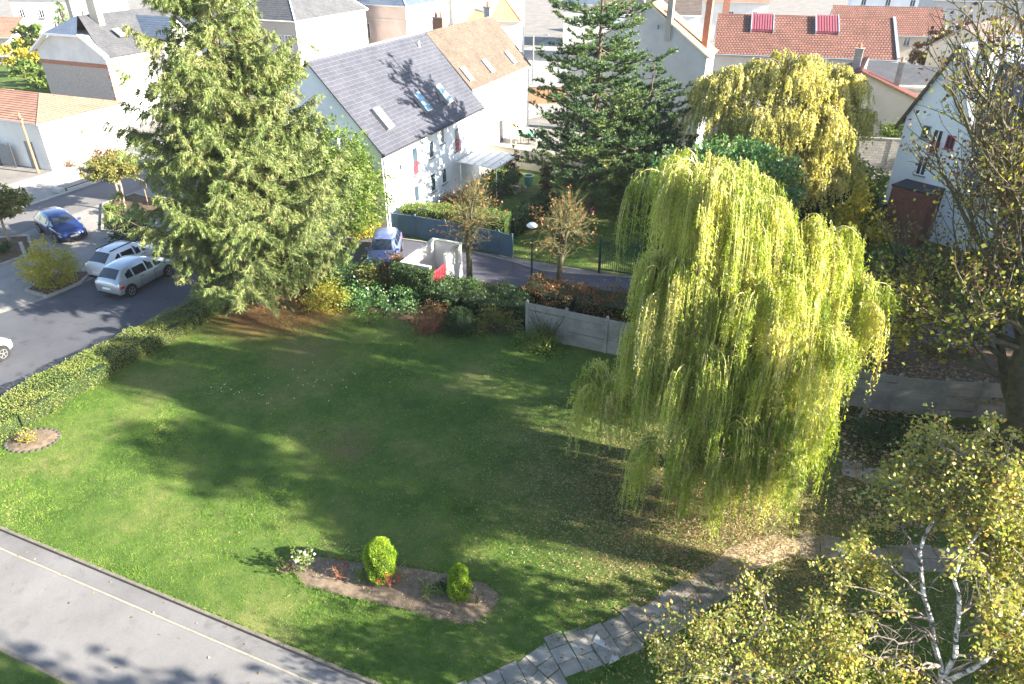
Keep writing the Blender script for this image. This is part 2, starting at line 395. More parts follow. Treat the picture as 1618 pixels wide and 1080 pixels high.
def bushy(name, label, cat, loc, lobes, n, size, leaf, group=None, stems=5, bark='bark', clump=.2, aspect=.6, tone=(0, 1), shell=.4, droop=.2, up=0, crownname='crown'):
    o = thing(name, label, cat, (loc[0], loc[1], loc[2] if len(loc) > 2 else 0), 0, group)
    s = Soup(); cc = leaf_lobes(s, lobes, n, size, clump, shell, aspect, tone, droop, up=up)
    s.build(crownname, leaf, o)
    st = Soup()
    for i in rng.choice(len(cc), min(len(cc), stems), replace=False):
        st.tube(curve((rng.normal()*.06, rng.normal()*.06, 0), cc[i], .1), np.linspace(.035, .008, 6), 4)
    for i in rng.choice(len(cc), min(len(cc), stems*3), replace=False):
        st.tube(curve((rng.normal()*.06, rng.normal()*.06, .05), cc[i], .1), np.linspace(.018, .004, 6), 3)
    st.build('stem', bark, o)
    return o

# ================================================================== THE SETTING
def poly(name, pts, z, m, parent=None):
    return struct(name, MB().plane(pts, z), m, parent)
poly('ground', [(-500, -60), (400, -60), (400, 700), (-500, 700)], -.012, 'town_ground')
# gentle lawn sheet, finely cut so the relief is real
def grid_sheet(name, x0, x1, y0, y1, step, z, m, amp=.03, inside=None):
    nx, ny = int((x1-x0)/step)+1, int((y1-y0)/step)+1
    X, Y = np.meshgrid(np.linspace(x0, x1, nx), np.linspace(y0, y1, ny), indexing='ij')
    Z = z+amp*(np.sin(X*.9+np.sin(Y*.7))*.5+np.sin(Y*1.3+X*.4)*.5)
    v = np.stack([X, Y, Z], -1).reshape(-1, 3); f = []
    for i in range(nx-1):
        for j in range(ny-1):
            a = i*ny+j; f.append((a, a+ny, a+ny+1, a+1))
    me = bpy.data.meshes.new(name); me.from_pydata(v.tolist(), [], f); me.materials.append(M[m])
    me.polygons.foreach_set('use_smooth', [True]*len(f)); o = bpy.data.objects.new(name, me); C.objects.link(o); o['kind'] = 'structure'
    return o
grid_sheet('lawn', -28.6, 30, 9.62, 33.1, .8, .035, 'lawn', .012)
grid_sheet('front_lawn', -60, 20, -6, 6.38, .9, .035, 'lawn', .012)
grid_sheet('garden_lawn', -24.0, 30, 37.2, 62, .8, .035, 'lawn', .012)
path = poly('front_path', [(-70, 6.45), (20, 6.45), (20, 8.92), (-70, 8.92)], .004, 'asphalt_pale')
band = poly('path_edge_band', [(-70, 9.0), (20, 9.0), (20, 9.5), (-70, 9.5)], .004, 'asphalt_band')
# line of flush stones, and raised kerb stones: one object each where they show
def kerb_row(a, b, width, z0, z1, L, m, parent, gap=.012, name='kerb_stone', jit=.004):
    a, b = Vector((a[0], a[1], 0)), Vector((b[0], b[1], 0)); d = b-a; n = max(1, int(round(d.length/L))); ang = math.atan2(d.y, d.x)
    L = d.length/n
    key = (round(L, 3), width, z0, z1, m)
    if key not in KM:
        mb = MB(); e = min(.012, (z1-z0)*.3); h = L/2-gap/2; w2 = width/2
        mb.box(-h, h, -w2, w2, z0, z1-e)
        t = [(-h, -w2, z1-e), (h, -w2, z1-e), (h, w2, z1-e), (-h, w2, z1-e)]; u = [(-h+e, -w2+e, z1), (h-e, -w2+e, z1), (h-e, w2-e, z1), (-h+e, w2-e, z1)]
        for i in range(4): j = (i+1) % 4; mb.face([t[i], t[j], u[j], u[i]])
        mb.face(u); KM[key] = mb.mesh(name, m)
    for i in range(n):
        p = a+d*((i+.5)/n); o = bpy.data.objects.new(name, KM[key]); C.objects.link(o)
        o.location = (p.x, p.y, random.uniform(-jit, 0)); o.rotation_euler = (0, 0, ang+random.uniform(-.004, .004)); o.parent = parent
KM = {}
random.seed(3)
kerb_row((-34, 9.56), (-2, 9.56), .10, -.02, .10, 1.0, 'kerb', path)
kerb_row((-34, 6.40), (-8, 6.40), .10, -.02, .06, 1.0, 'kerb', path)
kerb_row((-34, 8.96), (-4, 8.96), .07, -.02, .009, 1.0, 'kerb_line', path, name='edging_stone', jit=0)
# parking, streets, drive
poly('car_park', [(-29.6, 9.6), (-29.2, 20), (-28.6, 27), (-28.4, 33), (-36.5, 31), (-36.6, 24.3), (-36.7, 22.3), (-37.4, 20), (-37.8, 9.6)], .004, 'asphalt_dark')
lot = poly('concrete_forecourt', [(-37.8, 9.6), (-37.4, 20), (-36.7, 22.3), (-36.6, 24.3), (-36.5, 31), (-36.5, 42), (-46.9, 42), (-46.9, 9.6)], 0.0, 'concrete_lot')
poly('street', [(-51.3, -10), (-46.9, -10), (-46.9, 110), (-51.3, 110)], .006, 'asphalt_street')
pav = poly('pavement', [(-57.2, -10), (-51.42, -10), (-51.42, 60), (-57.2, 60)], .05, 'pavement')
kerb_row((-51.36, 14), (-51.36, 60), .12, -.02, .11, 1.0, 'slab_white', pav)
far_drive = [G(545, 372), G(612, 376), (-22.0, 37.05), (-19.0, 36.9), (-15.8, 36.5), (-13.1, 35.85), (-9.54, 36.7), (-7.8, 37.16), (5.1, 38.23), (11.67, 40.0), (24, 43.5)]
near_drive = [(24, 39.5), (9.22, 36.0), (5.02, 34.76), (-8.74, 33.7), (-12.8, 33.1), (-16.7, 33.2), (-22, 32.4), (-27.5, 32.2)]
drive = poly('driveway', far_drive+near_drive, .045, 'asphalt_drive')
for a, b in zip(far_drive[1:-1], far_drive[2:]): kerb_row(a, b, .12, 0, .12, 1.0, 'concrete', drive)
for a, b in zip(near_drive[1:-2], near_drive[2:-1]): kerb_row(a, b, .10, 0, .10, 1.0, 'concrete_dark', drive)
kerb_row((-36.62, 24.3), (-36.72, 22.3), .12, 0, .11, 1.0, 'concrete', lot)

# flower beds
def blob(cx, cy, rx, ry, n=26, ph=0, amp=.12, rot=0):
    out = []
    for i in range(n):
        t = 2*math.pi*i/n; r = 1+amp*math.sin(3*t+ph)+amp*.6*math.sin(5*t+ph*2)
        x, y = rx*r*math.cos(t), ry*r*math.sin(t); out.append((cx+x*math.cos(rot)-y*math.sin(rot), cy+x*math.sin(rot)+y*math.cos(rot)))
    return out
def mound(name, pts, z, h, m, kind='structure', dome=True):
    c = (sum(p[0] for p in pts)/len(pts), sum(p[1] for p in pts)/len(pts)); mb = MB(); rings = [(1, z), (.93, z+h*.55), (.6, z+h*.9), (0.25, z+h)]
    L = [[(c[0]+(p[0]-c[0])*s, c[1]+(p[1]-c[1])*s, zz+random.uniform(-.01, .01)*(s < 1)) for p in pts] for s, zz in rings]
    for a, b in zip(L, L[1:]):
        for i in range(len(pts)): j = (i+1) % len(pts); mb.face([a[i], a[j], b[j], b[i]])
    mb.face(L[-1]); o = mb.build(name, m, smooth=True, weld=True); o['kind'] = kind; return o
mound('flower_bed', [G(450, 885, .05), G(480, 925, .05), G(560, 945, .05), G(640, 962, .05), G(700, 982, .05), G(745, 986, .05), G(778, 968, .05), G(792, 942, .05), G(770, 922, .05), G(700, 905, .05), G(640, 895, .05), G(560, 888, .05), G(500, 878, .05)], .045, .05, 'soil')
cb = mound('round_bed', blob(-26.0, 13.28, .95, .72, rot=.4, amp=.03), .045, .06, 'soil')
for i in range(26):
    t = 2*math.pi*i/26; x, y = .97*math.cos(t), .74*math.sin(t); x, y = x*math.cos(.4)-y*math.sin(.4), x*math.sin(.4)+y*math.cos(.4)
    o = KM.setdefault('bedstone', MB().lathe([(.075, 0), (.075, .04), (.05, .06), (0, .065)], 7).mesh('edging_stone', 'stone_dark', True))
    q = bpy.data.objects.new('edging_stone', o); C.objects.link(q); q.location = (-26+x, 13.28+y, .03); q.parent = cb

# stepping-stone path of slabs (each its own object)
sp = thing('slab_path', 'path of grey weathered stone slabs crossing the lawn', 'path'); sp['kind'] = 'structure'; del sp['category']; del sp['label']
random.seed(11)
def slab(poly2, z=.055, m='slab', th=.05):
    cx = sum(p[0] for p in poly2)/len(poly2); cy = sum(p[1] for p in poly2)/len(poly2)
    q = []
    for p in poly2:
        d = Vector((cx-p[0], cy-p[1])); L = d.length; d = d/L*.016; q.append((p[0]+d.x-cx+random.uniform(-.008, .008), p[1]+d.y-cy+random.uniform(-.008, .008)))
    b = .012; top = [(x*(1-b/.35), y*(1-b/.35), 0) for x, y in q]; side = [(x, y, -b) for x, y in q]; bot = [(x, y, -th) for x, y in q]
    mb = MB(); mb.face(top)
    for i in range(len(q)): j = (i+1) % len(q); mb.face([side[i], side[j], top[j], top[i]]); mb.face([bot[i], bot[j], side[j], side[i]])
    o = mb.build('slab', m, sp, loc=(cx, cy, z+random.uniform(-.004, .008))); o.rotation_euler = (random.uniform(-.012, .012), random.uniform(-.012, .012), 0)
SLABV = []
for k in range(5):                    # five tints of the same stone
    c = (.19+.024*k, .178+.022*k, .155+.019*k); mat('slab_tint%d' % k, c, .8, .3, 2.2, bstr=.4)
def slab_run(centre, nrow, w0, w1, skip=None, L=.62, stagger=True):
    """centre: polyline; rows across it"""
    P = [Vector(p) for p in centre]; seg = [0]
    for a, b in zip(P, P[1:]): seg.append(seg[-1]+(b-a).length)
    def at(t):
        t = max(0, min(seg[-1], t))
        for i in range(len(P)-1):
            if t <= seg[i+1]+1e-9:
                d = (P[i+1]-P[i]).normalized(); return P[i]+d*(t-seg[i]), Vector((-d.y, d.x))
        return P[-1], Vector((0, 1))
    T = 0
    while T < seg[-1]:
        l = L*random.uniform(.85, 1.2)
        (a, na), (b, nb) = at(T), at(min(T+l, seg[-1])); W = w0+(w1-w0)*T/seg[-1]; off = random.uniform(-.12, .12) if stagger else 0
        k = max(1, round(W/.5)); cuts = [0]+sorted(i/k+random.uniform(-.1, .1) for i in range(1, k))+[1]
        for c0, c1 in zip(cuts, cuts[1:]):
            q = [a+na*(W*(c0-.5)+off), b+nb*(W*(c0-.5)+off), b+nb*(W*(c1-.5)+off), a+na*(W*(c1-.5)+off)]
            slab([(p.x, p.y) for p in q][::-1], m='slab_tint%d' % random.randrange(5))
        T += l
slab_run([(-5.6, 9.75), (-4.3, 11.2), G(868, 1046), G(935, 1020)], 3, 1.45, 1.35, L=.5)
slab_run([G(936, 1022), G(1010, 990), G(1070, 957), G(1120, 925), G(1160, 902)], 3, 1.25, 1.15, L=.62)
slab([G(942, 1002), G(966, 1030), G(936, 1016)], .078, 'slab_white')
slab([G(969, 1031), G(980, 1043), G(960, 1053)], .078, 'slab_white')
slab_run([G(1262, 860), G(1320, 873), G(1400, 885), G(1500, 888), G(1600, 880), (8.5, 20.5), (12, 21)], 3, 1.15, 1.1, L=.7)
slab([G(1318, 870), G(1330, 855), G(1340, 880)], .078, 'slab_white')
slab_run([G(1330, 740), G(1380, 752), G(1440, 765), G(1530, 775)], 3, 1.0, 1.0, L=.8)
mound('sandy_patch', [G(1140, 912), G(1128, 890), G(1150, 868), G(1195, 850), G(1235, 845), G(1268, 858), G(1258, 878), G(1215, 893), G(1180, 905)], .05, .02, 'sand')
# leaf-strewn terrace bed between the panel walls and the drive (higher ground held by the wall)
def bank(name, near, far, zn, zf, m, nz=5):
    mb = MB(); k = len(near)
    def P(i, j):
        t = j/nz; return (near[i][0]*(1-t)+far[i][0]*t, near[i][1]*(1-t)+far[i][1]*t, zn*(1-t)+zf*t+(random.uniform(-.05, .05) if 0 < j < nz else 0))
    random.seed(5); pts = [[P(i, j) for j in range(nz+1)] for i in range(k)]
    for i in range(k-1):
        for j in range(nz): mb.face([pts[i][j], pts[i+1][j], pts[i+1][j+1], pts[i][j+1]])
    o = mb.build(name, m, smooth=True, weld=True); o['kind'] = 'structure'; return o
bank('planted_bank', [(-11.3, 28.75), (-9, 28.7), (-7, 28.66), (-2, 28.62), (3.3, 28.55), (6.2, 28.95), (9, 29.7), (16, 31.5)],
     [(-12.8, 33.0), (-10.5, 33.4), (-8, 33.7), (-2, 34.1), (5, 34.7), (7, 35.3), (10.2, 36.1), (17, 37.6)], .95, .12, 'leafy_soil')
bank('shrub_bed', [(-22.5, 28.2), (-19, 27.6), (-15.5, 27.0), (-12.6, 28.3), (-11.4, 28.7)], [(-22.5, 32.3), (-19, 32.6), (-16.5, 33.1), (-14.5, 33.1), (-12.7, 33.05)], .06, .14, 'leafy_soil')

# concrete panel wall: posts and planks are parts
def panel_wall(name, label, pts, h, m, parts=5, post_h=None, planks=5):
    o = thing(name, label, 'wall', (pts[0][0], pts[0][1], 0))
    for i, (a, b) in enumerate(zip(pts, pts[1:])):
        a, b = Vector(a), Vector(b); d = b-a; ang = math.atan2(d.y, d.x); L = d.length
        ph = h/planks
        for k in range(planks):
            mb = MB(); mb.box(.07, L-.07, -.02, .02, k*ph+.014, (k+1)*ph-.014)
            q = mb.build('panel', m, o); q.location = (a.x-pts[0][0], a.y-pts[0][1], random.uniform(-.01, .01)); q.rotation_euler = (random.uniform(-.02, .02), 0, ang)
    for p in pts:
        mb = MB(); mb.box(-.065, .065, -.065, .065, -.05, (post_h or h)+.08); mb.prism([(-.065, -.065, (post_h or h)+.08), (.065, -.065, (post_h or h)+.08), (0, -.065, (post_h or h)+.13)], (0, .13, 0))
        q = mb.build('post', m, o); q.location = (p[0]-pts[0][0], p[1]-pts[0][1], 0)
    return o
panel_wall('concrete_panel_wall', 'weathered pale concrete plank wall with posts left of the willow', [(-11.25, 28.52), (-9.25, 28.48), (-7.25, 28.44), (-4.9, 28.4), (-2.62, 28.38)], 1.85, 'concrete')
panel_wall('concrete_panel_wall', 'shaded concrete plank wall with tall posts right of the willow', [(-2.45, 28.42), (-.3, 28.35), (1.6, 28.3), (3.28, 28.27), (5.0, 28.5), (6.7, 28.85), (8.1, 29.3), (10.2, 30.0), (12.4, 30.7), (14.6, 31.4)], 1.75, 'concrete_dark')
o = thing('fence_post', 'short broken concrete post leaning before the right panel wall', 'post', (3.9, 27.6, 0)); q = MB().box(-.06, .06, -.06, .06, -.1, .95).build('post_shaft', 'concrete_dark', o); q.rotation_euler = (.1, .12, 0)
MB().box(-.1, .1, -.1, .1, 0, .1).build('footing', 'concrete_dark', o)

# ------------------------------------------------------------------ buildings
def wall_box(x0, x1, y0, y1, z0, z1): return MB().box(x0, x1, y0, y1, z0, z1)
def window(o, face, a, z, wd, h, parent_frame='white_paint', pane='glass', bars=1, sill=True, balcony=None, shutters=None, off=0, open_=False):
    """face: ('S', y) looks to -y; ('E', x) looks to +x; ('W', x) looks to -x; a = position along the wall (centre)"""
    side, c = face
    def pt(u, d, zz):      # u along wall, d outwards
        return {'S': (a+u, c-d, zz), 'E': (c+d, a+u, zz), 'W': (c-d, a+u, zz), 'N': (a+u, c+d, zz)}[side]
    def bx(mb, u0, u1, d0, d1, z0, z1):
        p, q = pt(u0, d0, z0), pt(u1, d1, z1)
        mb.box(min(p[0], q[0]), max(p[0], q[0]), min(p[1], q[1]), max(p[1], q[1]), z0, z1)
    f = MB(); t = .055; hw = wd/2
    bx(f, -hw, -hw+t, .0, .05, z, z+h); bx(f, hw-t, hw, .0, .05, z, z+h); bx(f, -hw+t, hw-t, 0, .05, z, z+t); bx(f, -hw+t, hw-t, 0, .05, z+h-t, z+h)
    if bars: bx(f, -t/2, t/2, .0, .045, z+t, z+h-t)
    fo = f.build('window', parent_frame, o)
    p = MB(); bx(p, -hw+t, hw-t, .004, .016, z+t, z+h-t); p.build('pane', pane, fo)
    if sill: s = MB(); bx(s, -hw-.08, hw+.08, 0, .12, z-.07, z-.003); s.build('sill', 'concrete', fo)
    if balcony:
        b = MB(); bx(b, -hw-.03, hw+.03, .13, .16, z+.75, z+.79); bx(b, -hw-.03, hw+.03, .13, .16, z+.06, z+.1)
        k = 5
        for i in range(k): u = -hw+(2*hw)*i/(k-1); bx(b, u-.018, u+.018, .131, .159, z+.1, z+.75)
        b.build('railing', balcony, fo)
    if shutters:
        for sgn in (-1, 1):
            s = MB(); u0 = sgn*(hw+.02); u1 = sgn*(hw+.02+wd*.45); bx(s, min(u0, u1), max(u0, u1), .0, .05, z, z+h)
            for i in range(4): zz = z+h*(i+.5)/4; bx(s, min(u0, u1)+.04, max(u0, u1)-.04, .05, .06, zz-.09, zz+.09)
            s.build('shutter', shutters, fo)
    return fo
def door(o, face, a, z, wd, h, m='gate_grey', handle=True):
    side, c = face
    def bx(mb, u0, u1, d0, d1, z0, z1):
        P = {'S': ((a+u0, c-d0), (a+u1, c-d1)), 'E': ((c+d0, a+u0), (c+d1, a+u1)), 'W': ((c-d0, a+u0), (c-d1, a+u1))}[side]
        mb.box(min(P[0][0], P[1][0]), max(P[0][0], P[1][0]), min(P[0][1], P[1][1]), max(P[0][1], P[1][1]), z0, z1)
    mb = MB(); bx(mb, -wd/2, wd/2, 0, .04, z, z+h)
    for i in range(3): bx(mb, -wd/2+.08, wd/2-.08, .04, .055, z+h*(i+.1)/3, z+h*(i+.9)/3)
    d = mb.build('door', m, o)
    if handle: k = MB(); bx(k, wd/2-.14, wd/2-.1, .055, .1, z+h*.45, z+h*.52); k.build('handle', 'chrome', d)
    return d
def courses(mb, A, B, C_, D, row, th=.02, tk=.05):
    """roof slope A,B eave corners, C_,D ridge corners (C_ above B, D above A): stepped rows, each lapping the one below"""
    A, B, C_, D = map(Vector, (A, B, C_, D)); up = ((D+C_)/2-(A+B)/2); L = up.length; n = max(1, int(round(L/row)))
    nrm = (B-A).cross(D-A)
    if nrm.length < 1e-6: nrm = (B-A).cross(C_-A)
    nrm.normalize()
    if nrm.z < 0: nrm = -nrm
    ax = (B-A).normalized()
    def uv(p, t): return ((p-A).dot(ax), t*L)
    for i in range(n):
        t0, t1 = i/n, (i+1)/n
        a0, b0 = A.lerp(D, t0), B.lerp(C_, t0); a1, b1 = A.lerp(D, t1), B.lerp(C_, t1)
        ru, rv = a0+nrm*th, b0+nrm*th; f = [ru, rv, b1+nrm*.001, a1+nrm*.001]
        u = [uv(a0, t0), uv(b0, t0), uv(b1, t1), uv(a1, t1)]
        if (f[1]-f[0]).cross(f[3]-f[0]).dot(nrm) < 0 and (f[1]-f[0]).cross(f[2]-f[0]).dot(nrm) < 0: f = f[::-1]; u = u[::-1]
        mb.face(f, u); mb.face([a0, b0, rv, ru])
def gable_roof(o, x0, x1, y0, y1, ze, zr, axis, m, over=.25, gover=.15, row=.3, trim='dark_trim', gutter='zinc', ridge=None, th=.02, name='roof'):
    """axis 'y': ridge runs along y. ze = height at the wall top plane"""
    if axis == 'y':
        cx = (x0+x1)/2; sl = (zr-ze)/((x1-x0)/2); E0 = ze-sl*over
        S = [((x0-over, y1+gover, E0), (x0-over, y0-gover, E0), (cx, y0-gover, zr), (cx, y1+gover, zr)), ((x1+over, y0-gover, E0), (x1+over, y1+gover, E0), (cx, y1+gover, zr), (cx, y0-gover, zr))]
    else:
        cy = (y0+y1)/2; sl = (zr-ze)/((y1-y0)/2); E0 = ze-sl*over
        S = [((x0-gover, y0-over, E0), (x1+gover, y0-over, E0), (x1+gover, cy, zr), (x0-gover, cy, zr)), ((x1+gover, y1+over, E0), (x0-gover, y1+over, E0), (x0-gover, cy, zr), (x1+gover, cy, zr))]
    rf = MB(); up = Vector((0, 0, .10))
    for A, B, c, D in S: courses(rf, *(Vector(p)+up for p in (A, B, c, D)), row, th)
    ro = rf.build(name, m, o)
    sk = MB()
    for A, B, c, D in S:
        A, B, c, D = map(Vector, (A, B, c, D)); sk.prism([A, B, c, D], (0, 0, .095))
    sk.build('verge_board', trim, ro)
    rg = MB(); a, b = Vector(S[0][3])+up, Vector(S[0][2])+up; rg.bar(a+Vector((0, 0, .0)), b, .075, 8); rg.build('ridge_cap', ridge or m, ro)
    if gutter:
        for A, B, c, D in S:
            A, B, D = Vector(A), Vector(B), Vector(D); out = ((A-D)-Vector((0, 0, (A-D).z))).normalized()*.07
            g = MB(); g.bar(A+out+Vector((0, 0, .02)), B+out+Vector((0, 0, .02)), .06, 6); g.build('gutter', gutter, ro)
    return ro
def hip_roof(o, x0, x1, y0, y1, ze, zr, inset, m, over=.3, row=.3, axis='x', gutter='zinc', ridge='zinc', th=.02, flat=None):
    x0 -= over; x1 += over; y0 -= over; y1 += over
    if axis == 'x': r0, r1 = (x0+inset, (y0+y1)/2), (x1-inset, (y0+y1)/2)
    else: r0, r1 = ((x0+x1)/2, y0+inset), ((x0+x1)/2, y1-inset)
    z = ze+.1; a, b, c, d = (x0, y0, z), (x1, y0, z), (x1, y1, z), (x0, y1, z); p, q = (*r0, zr), (*r1, zr)
    rf = MB()
    if axis == 'x': F = [(a, b, q, p), (c, d, p, q), (b, c, q, q), (d, a, p, p)]; H_ = [(a, p), (d, p), (b, q), (c, q), (p, q)]
    else: F = [(a, b, p, p), (b, c, q, p), (c, d, q, q), (d, a, p, q)]; H_ = [(a, p), (b, p), (c, q), (d, q), (p, q)]
    for f in F: courses(rf, *f, row, th)
    ro = rf.build('roof', m, o); MB().box(x0, x1, y0, y1, ze, z-.004).build('eaves', 'white_paint', ro)
    h = MB()
    for s, e in H_:
        if (Vector(s)-Vector(e)).length > .1: h.bar(Vector(s)+Vector((0, 0, .02)), Vector(e)+Vector((0, 0, .02)), .07, 6)
    h.build('hip_cap', ridge, ro)
    if gutter:
        g = MB()
        for s, e in ((a, b), (b, c), (c, d), (d, a)): g.bar(Vector(s)-Vector((0, 0, .03)), Vector(e)-Vector((0, 0, .03)), .06, 6)
        g.build('gutter', gutter, ro)
    return ro
def gable_walls(o, x0, x1, y0, y1, ze, zr, axis, m, name='wall'):
    if axis == 'y': P = [(x0, y0, -.1), (x1, y0, -.1), (x1, y0, ze), ((x0+x1)/2, y0, zr), (x0, y0, ze)]; d = (0, y1-y0, 0)
    else: P = [(x0, y0, -.1), (x0, y1, -.1), (x0, y1, ze), (x0, (y0+y1)/2, zr), (x0, y0, ze)]; d = (x1-x0, 0, 0)
    return MB().prism(P, d).build(name, m, o)
def chimney(o, x, y, z0, z1, wx=.5, wy=.5, m='brick_plain', pots=2, cap='concrete'):
    c = MB().box(x-wx/2, x+wx/2, y-wy/2, y+wy/2, z0, z1).build('chimney', m, o)
    MB().box(x-wx/2-.06, x+wx/2+.06, y-wy/2-.06, y+wy/2+.06, z1, z1+.1).build('chimney_cap', cap, c)
    for i in range(pots):
        px = x if wx <= wy else x+(i-(pots-1)/2)*wx*.5; py = y if wx > wy else y+(i-(pots-1)/2)*wy*.5
        MB().lathe([(.1, z1+.1), (.13, z1+.16), (.1, z1+.45), (.12, z1+.5), (0, z1+.5)], 8, px, py).build('chimney_pot', 'brick_plain', c)
    return c
def skylight(o, p, slope_dir, up_len, wd, sl, pane='sky_glass', frame='grey_paint', lift=.1):
    """p = lower centre on the roof; slope_dir = horizontal unit vector pointing up-slope; sl = rise per metre"""
    s = Vector((slope_dir[0], slope_dir[1], sl)).normalized(); a = Vector((-slope_dir[1], slope_dir[0], 0)); n = a.cross(s); n = n if n.z > 0 else -n
    p = Vector(p)
    def quadbox(u0, u1, v0, v1, h0, h1, mb):
        P = [p+a*u0+s*v0+n*h0, p+a*u1+s*v0+n*h0, p+a*u1+s*v1+n*h0, p+a*u0+s*v1+n*h0]; mb.prism(P, n*(h1-h0))
    f = MB(); t = .07; hw = wd/2
    quadbox(-hw, -hw+t, 0, up_len, .0, lift+.04, f); quadbox(hw-t, hw, 0, up_len, .0, lift+.04, f)
    quadbox(-hw+t, hw-t, 0, t, .0, lift+.04, f); quadbox(-hw+t, hw-t, up_len-t, up_len, .0, lift+.04, f)
    fo = f.build('skylight', frame, o); g = MB(); quadbox(-hw+t, hw-t, t, up_len-t, 0, lift, g); g.build('pane', pane, fo); return fo
def downpipe(o, x, y, z0, z1): return MB().bar((x, y, z0), (x, y, z1), .045, 8).build('downpipe', 'zinc', o)

# A: white house with dark slate roof
X0, Y0 = -29.02, 37.2
o = thing('white_house', 'long white house under a new dark slate roof with three tilted skylights', 'house', (X0, Y0, 0))
gable_walls(o, -4.6, 4.6, 0, 14.3, 5.5, 10.32, 'y', 'white_render_cool')
ro = gable_roof(o, -4.6, 4.6, 0, 14.3, 5.5, 10.38, 'y', 'slate_new', .25, .16, .3, 'dark_trim', 'dark_trim', 'zinc', th=.014)
SL = (10.38-5.5)/4.6
def on_slope(e, s, dz=.1): return (e-X0, s-Y0, 10.38-SL*(abs(e-X0))+dz)
for s in (39.4, 44.5, 47.6): skylight(ro, on_slope(-25.05, s), (-1, 0), 1.55, .75, SL, lift=.22)
v = MB(); p = Vector(on_slope(-28.27, 49.4)); v.bar(p, p+Vector((0, 0, .45)), .05, 6); v.build('vent_pipe', 'white_paint', ro)
for (s, z, wd, h, bal) in ((39.25, 3.75, .4, .45, None), (41.15, 3.05, .75, 1.75, 'red_paint'), (43.4, 3.5, .7, 1.15, None), (45.1, 4.1, .55, 1.1, None), (47.3, 3.0, .75, 1.7, 'red_paint'), (41.05, 1.1, .7, 1.15, None), (43.4, 1.1, .7, 1.3, None), (45.1, 1.2, .7, 1.1, None)):
    window(o, ('E', 4.6), s-Y0, z, wd, h, bars=0, balcony=bal)
window(o, ('S', 0), -28.6-X0, 5.3, .95, 1.9, 'grey_paint', bars=1, balcony='red_paint')
window(o, ('S', 0), -31.6-X0, 1.0, 1.1, 1.3)
MB().box(-27.95-X0, -27.15-X0, -.5, -.003, 5.1, 6.25).build('balcony_screen', 'white_paint', o)
MB().box(-29.35-X0, -27.15-X0, -.9, -.003, 4.98, 5.09).build('balcony', 'concrete', o)
dp = MB(); dp.bar((4.75, -.06, 0), (4.75, -.06, 5.2), .05, 8); dp.bar((4.75, -.06, 5.2), (4.9, -.1, 5.4), .05, 8); dp.build('downpipe', 'dark_trim', o)
# B: adjoining house with brown tiles
Y0 = 51.6
o = thing('rendered_house', 'cream house under brown tiled roof adjoining the dark slate roof', 'house', (X0, Y0, 0))
gable_walls(o, -3.6, 3.6, .25, 12.6, 6.55, 10.15, 'y', 'white_render')
ro = gable_roof(o, -3.6, 3.6, .2, 12.6, 6.6, 10.3, 'y', 'tile_brown', .22, 0, .24, 'concrete', 'white_paint', None, th=.02)
SLB = 3.7/3.6
for s in (52.7, 56.7, 61.4): skylight(ro, (3.35, s-Y0, 10.3-SLB*3.35+.1), (-1, 0), 1.3, .75, SLB, lift=.1)
chimney(ro, -.2, 12.1, 9.7, 11.1, .55, .5, 'grey_render', 1)
chimney(ro, -1.3, 4.8, 9.0, 10.9, .9, .45, 'brick_plain', 2)
for s, z, wd, h, sh in ((56.2, 4.2, .85, 1.25, 'shutter'), (60.3, 4.2, .8, 1.2, 'shutter'), (58.4, 3.0, .35, .5, None), (53.6, 4.2, .7, 1.1, None)):
    window(o, ('E', 3.6), s-Y0, z, wd, h, bars=1, shutters=sh)
door(o, ('E', 3.6), 55.9-Y0, 1.13, 1.5, 2.0, 'ochre_wood'); door(o, ('E', 3.6), 60.3-Y0, 1.13, 1.4, 1.9, 'ochre_wood'); door(o, ('E', 3.6), 57.7-Y0, 1.13, .8, 1.8, 'dark_trim')
# C: grey gable house
o = thing('grey_gable_house', 'tall grey rendered gable wall with three chimneys behind the pine', 'house', (-15.0, 65, 0))
P = [(-7.0, 0, -.1), (5.2, 0, -.1), (5.2, 0, 8.0), (0, 0, 11.75), (-2.2, 0, 10.2), (-7.0, 0, 7.2)]
MB().prism(P, (0, 4.2, 0)).build('wall', 'grey_render', o)
rf = MB(); courses(rf, (5.5, -.1, 7.9), (5.5, 4.3, 7.9), (0, 4.3, 11.85), (0, -.1, 11.85), .25); courses(rf, (-7.2, 4.3, 7.2), (-7.2, -.1, 7.2), (0, -.1, 11.85), (0, 4.3, 11.85), .25)
ro = rf.build('roof', 'tile_orange', o); vb = MB(); vb.prism([(5.5, -.14, 7.75), (5.5, -.14, 7.89), (0, -.14, 11.84), (0, -.14, 11.7)], (0, .13, 0)); vb.prism([(-7.2, -.14, 7.05), (-7.2, -.14, 7.19), (-.01, -.14, 11.84), (-.01, -.14, 11.7)], (0, .13, 0)); vb.build('verge_board', 'beige_render', ro)
chimney(ro, -.9, .25, 10.2, 12.5, .8, .7, 'concrete', 1); chimney(ro, 1.75, .2, 9.0, 12.4, .45, .75, 'concrete', 1); chimney(ro, 4.6, 2.0, 8.2, 12.6, .5, .75, 'brick_plain', 1)
MB().bar((.9, -.12, 9.9), (.9, -.12, 10.25), .05, 6).build('wall_lamp', 'dark_trim', o)
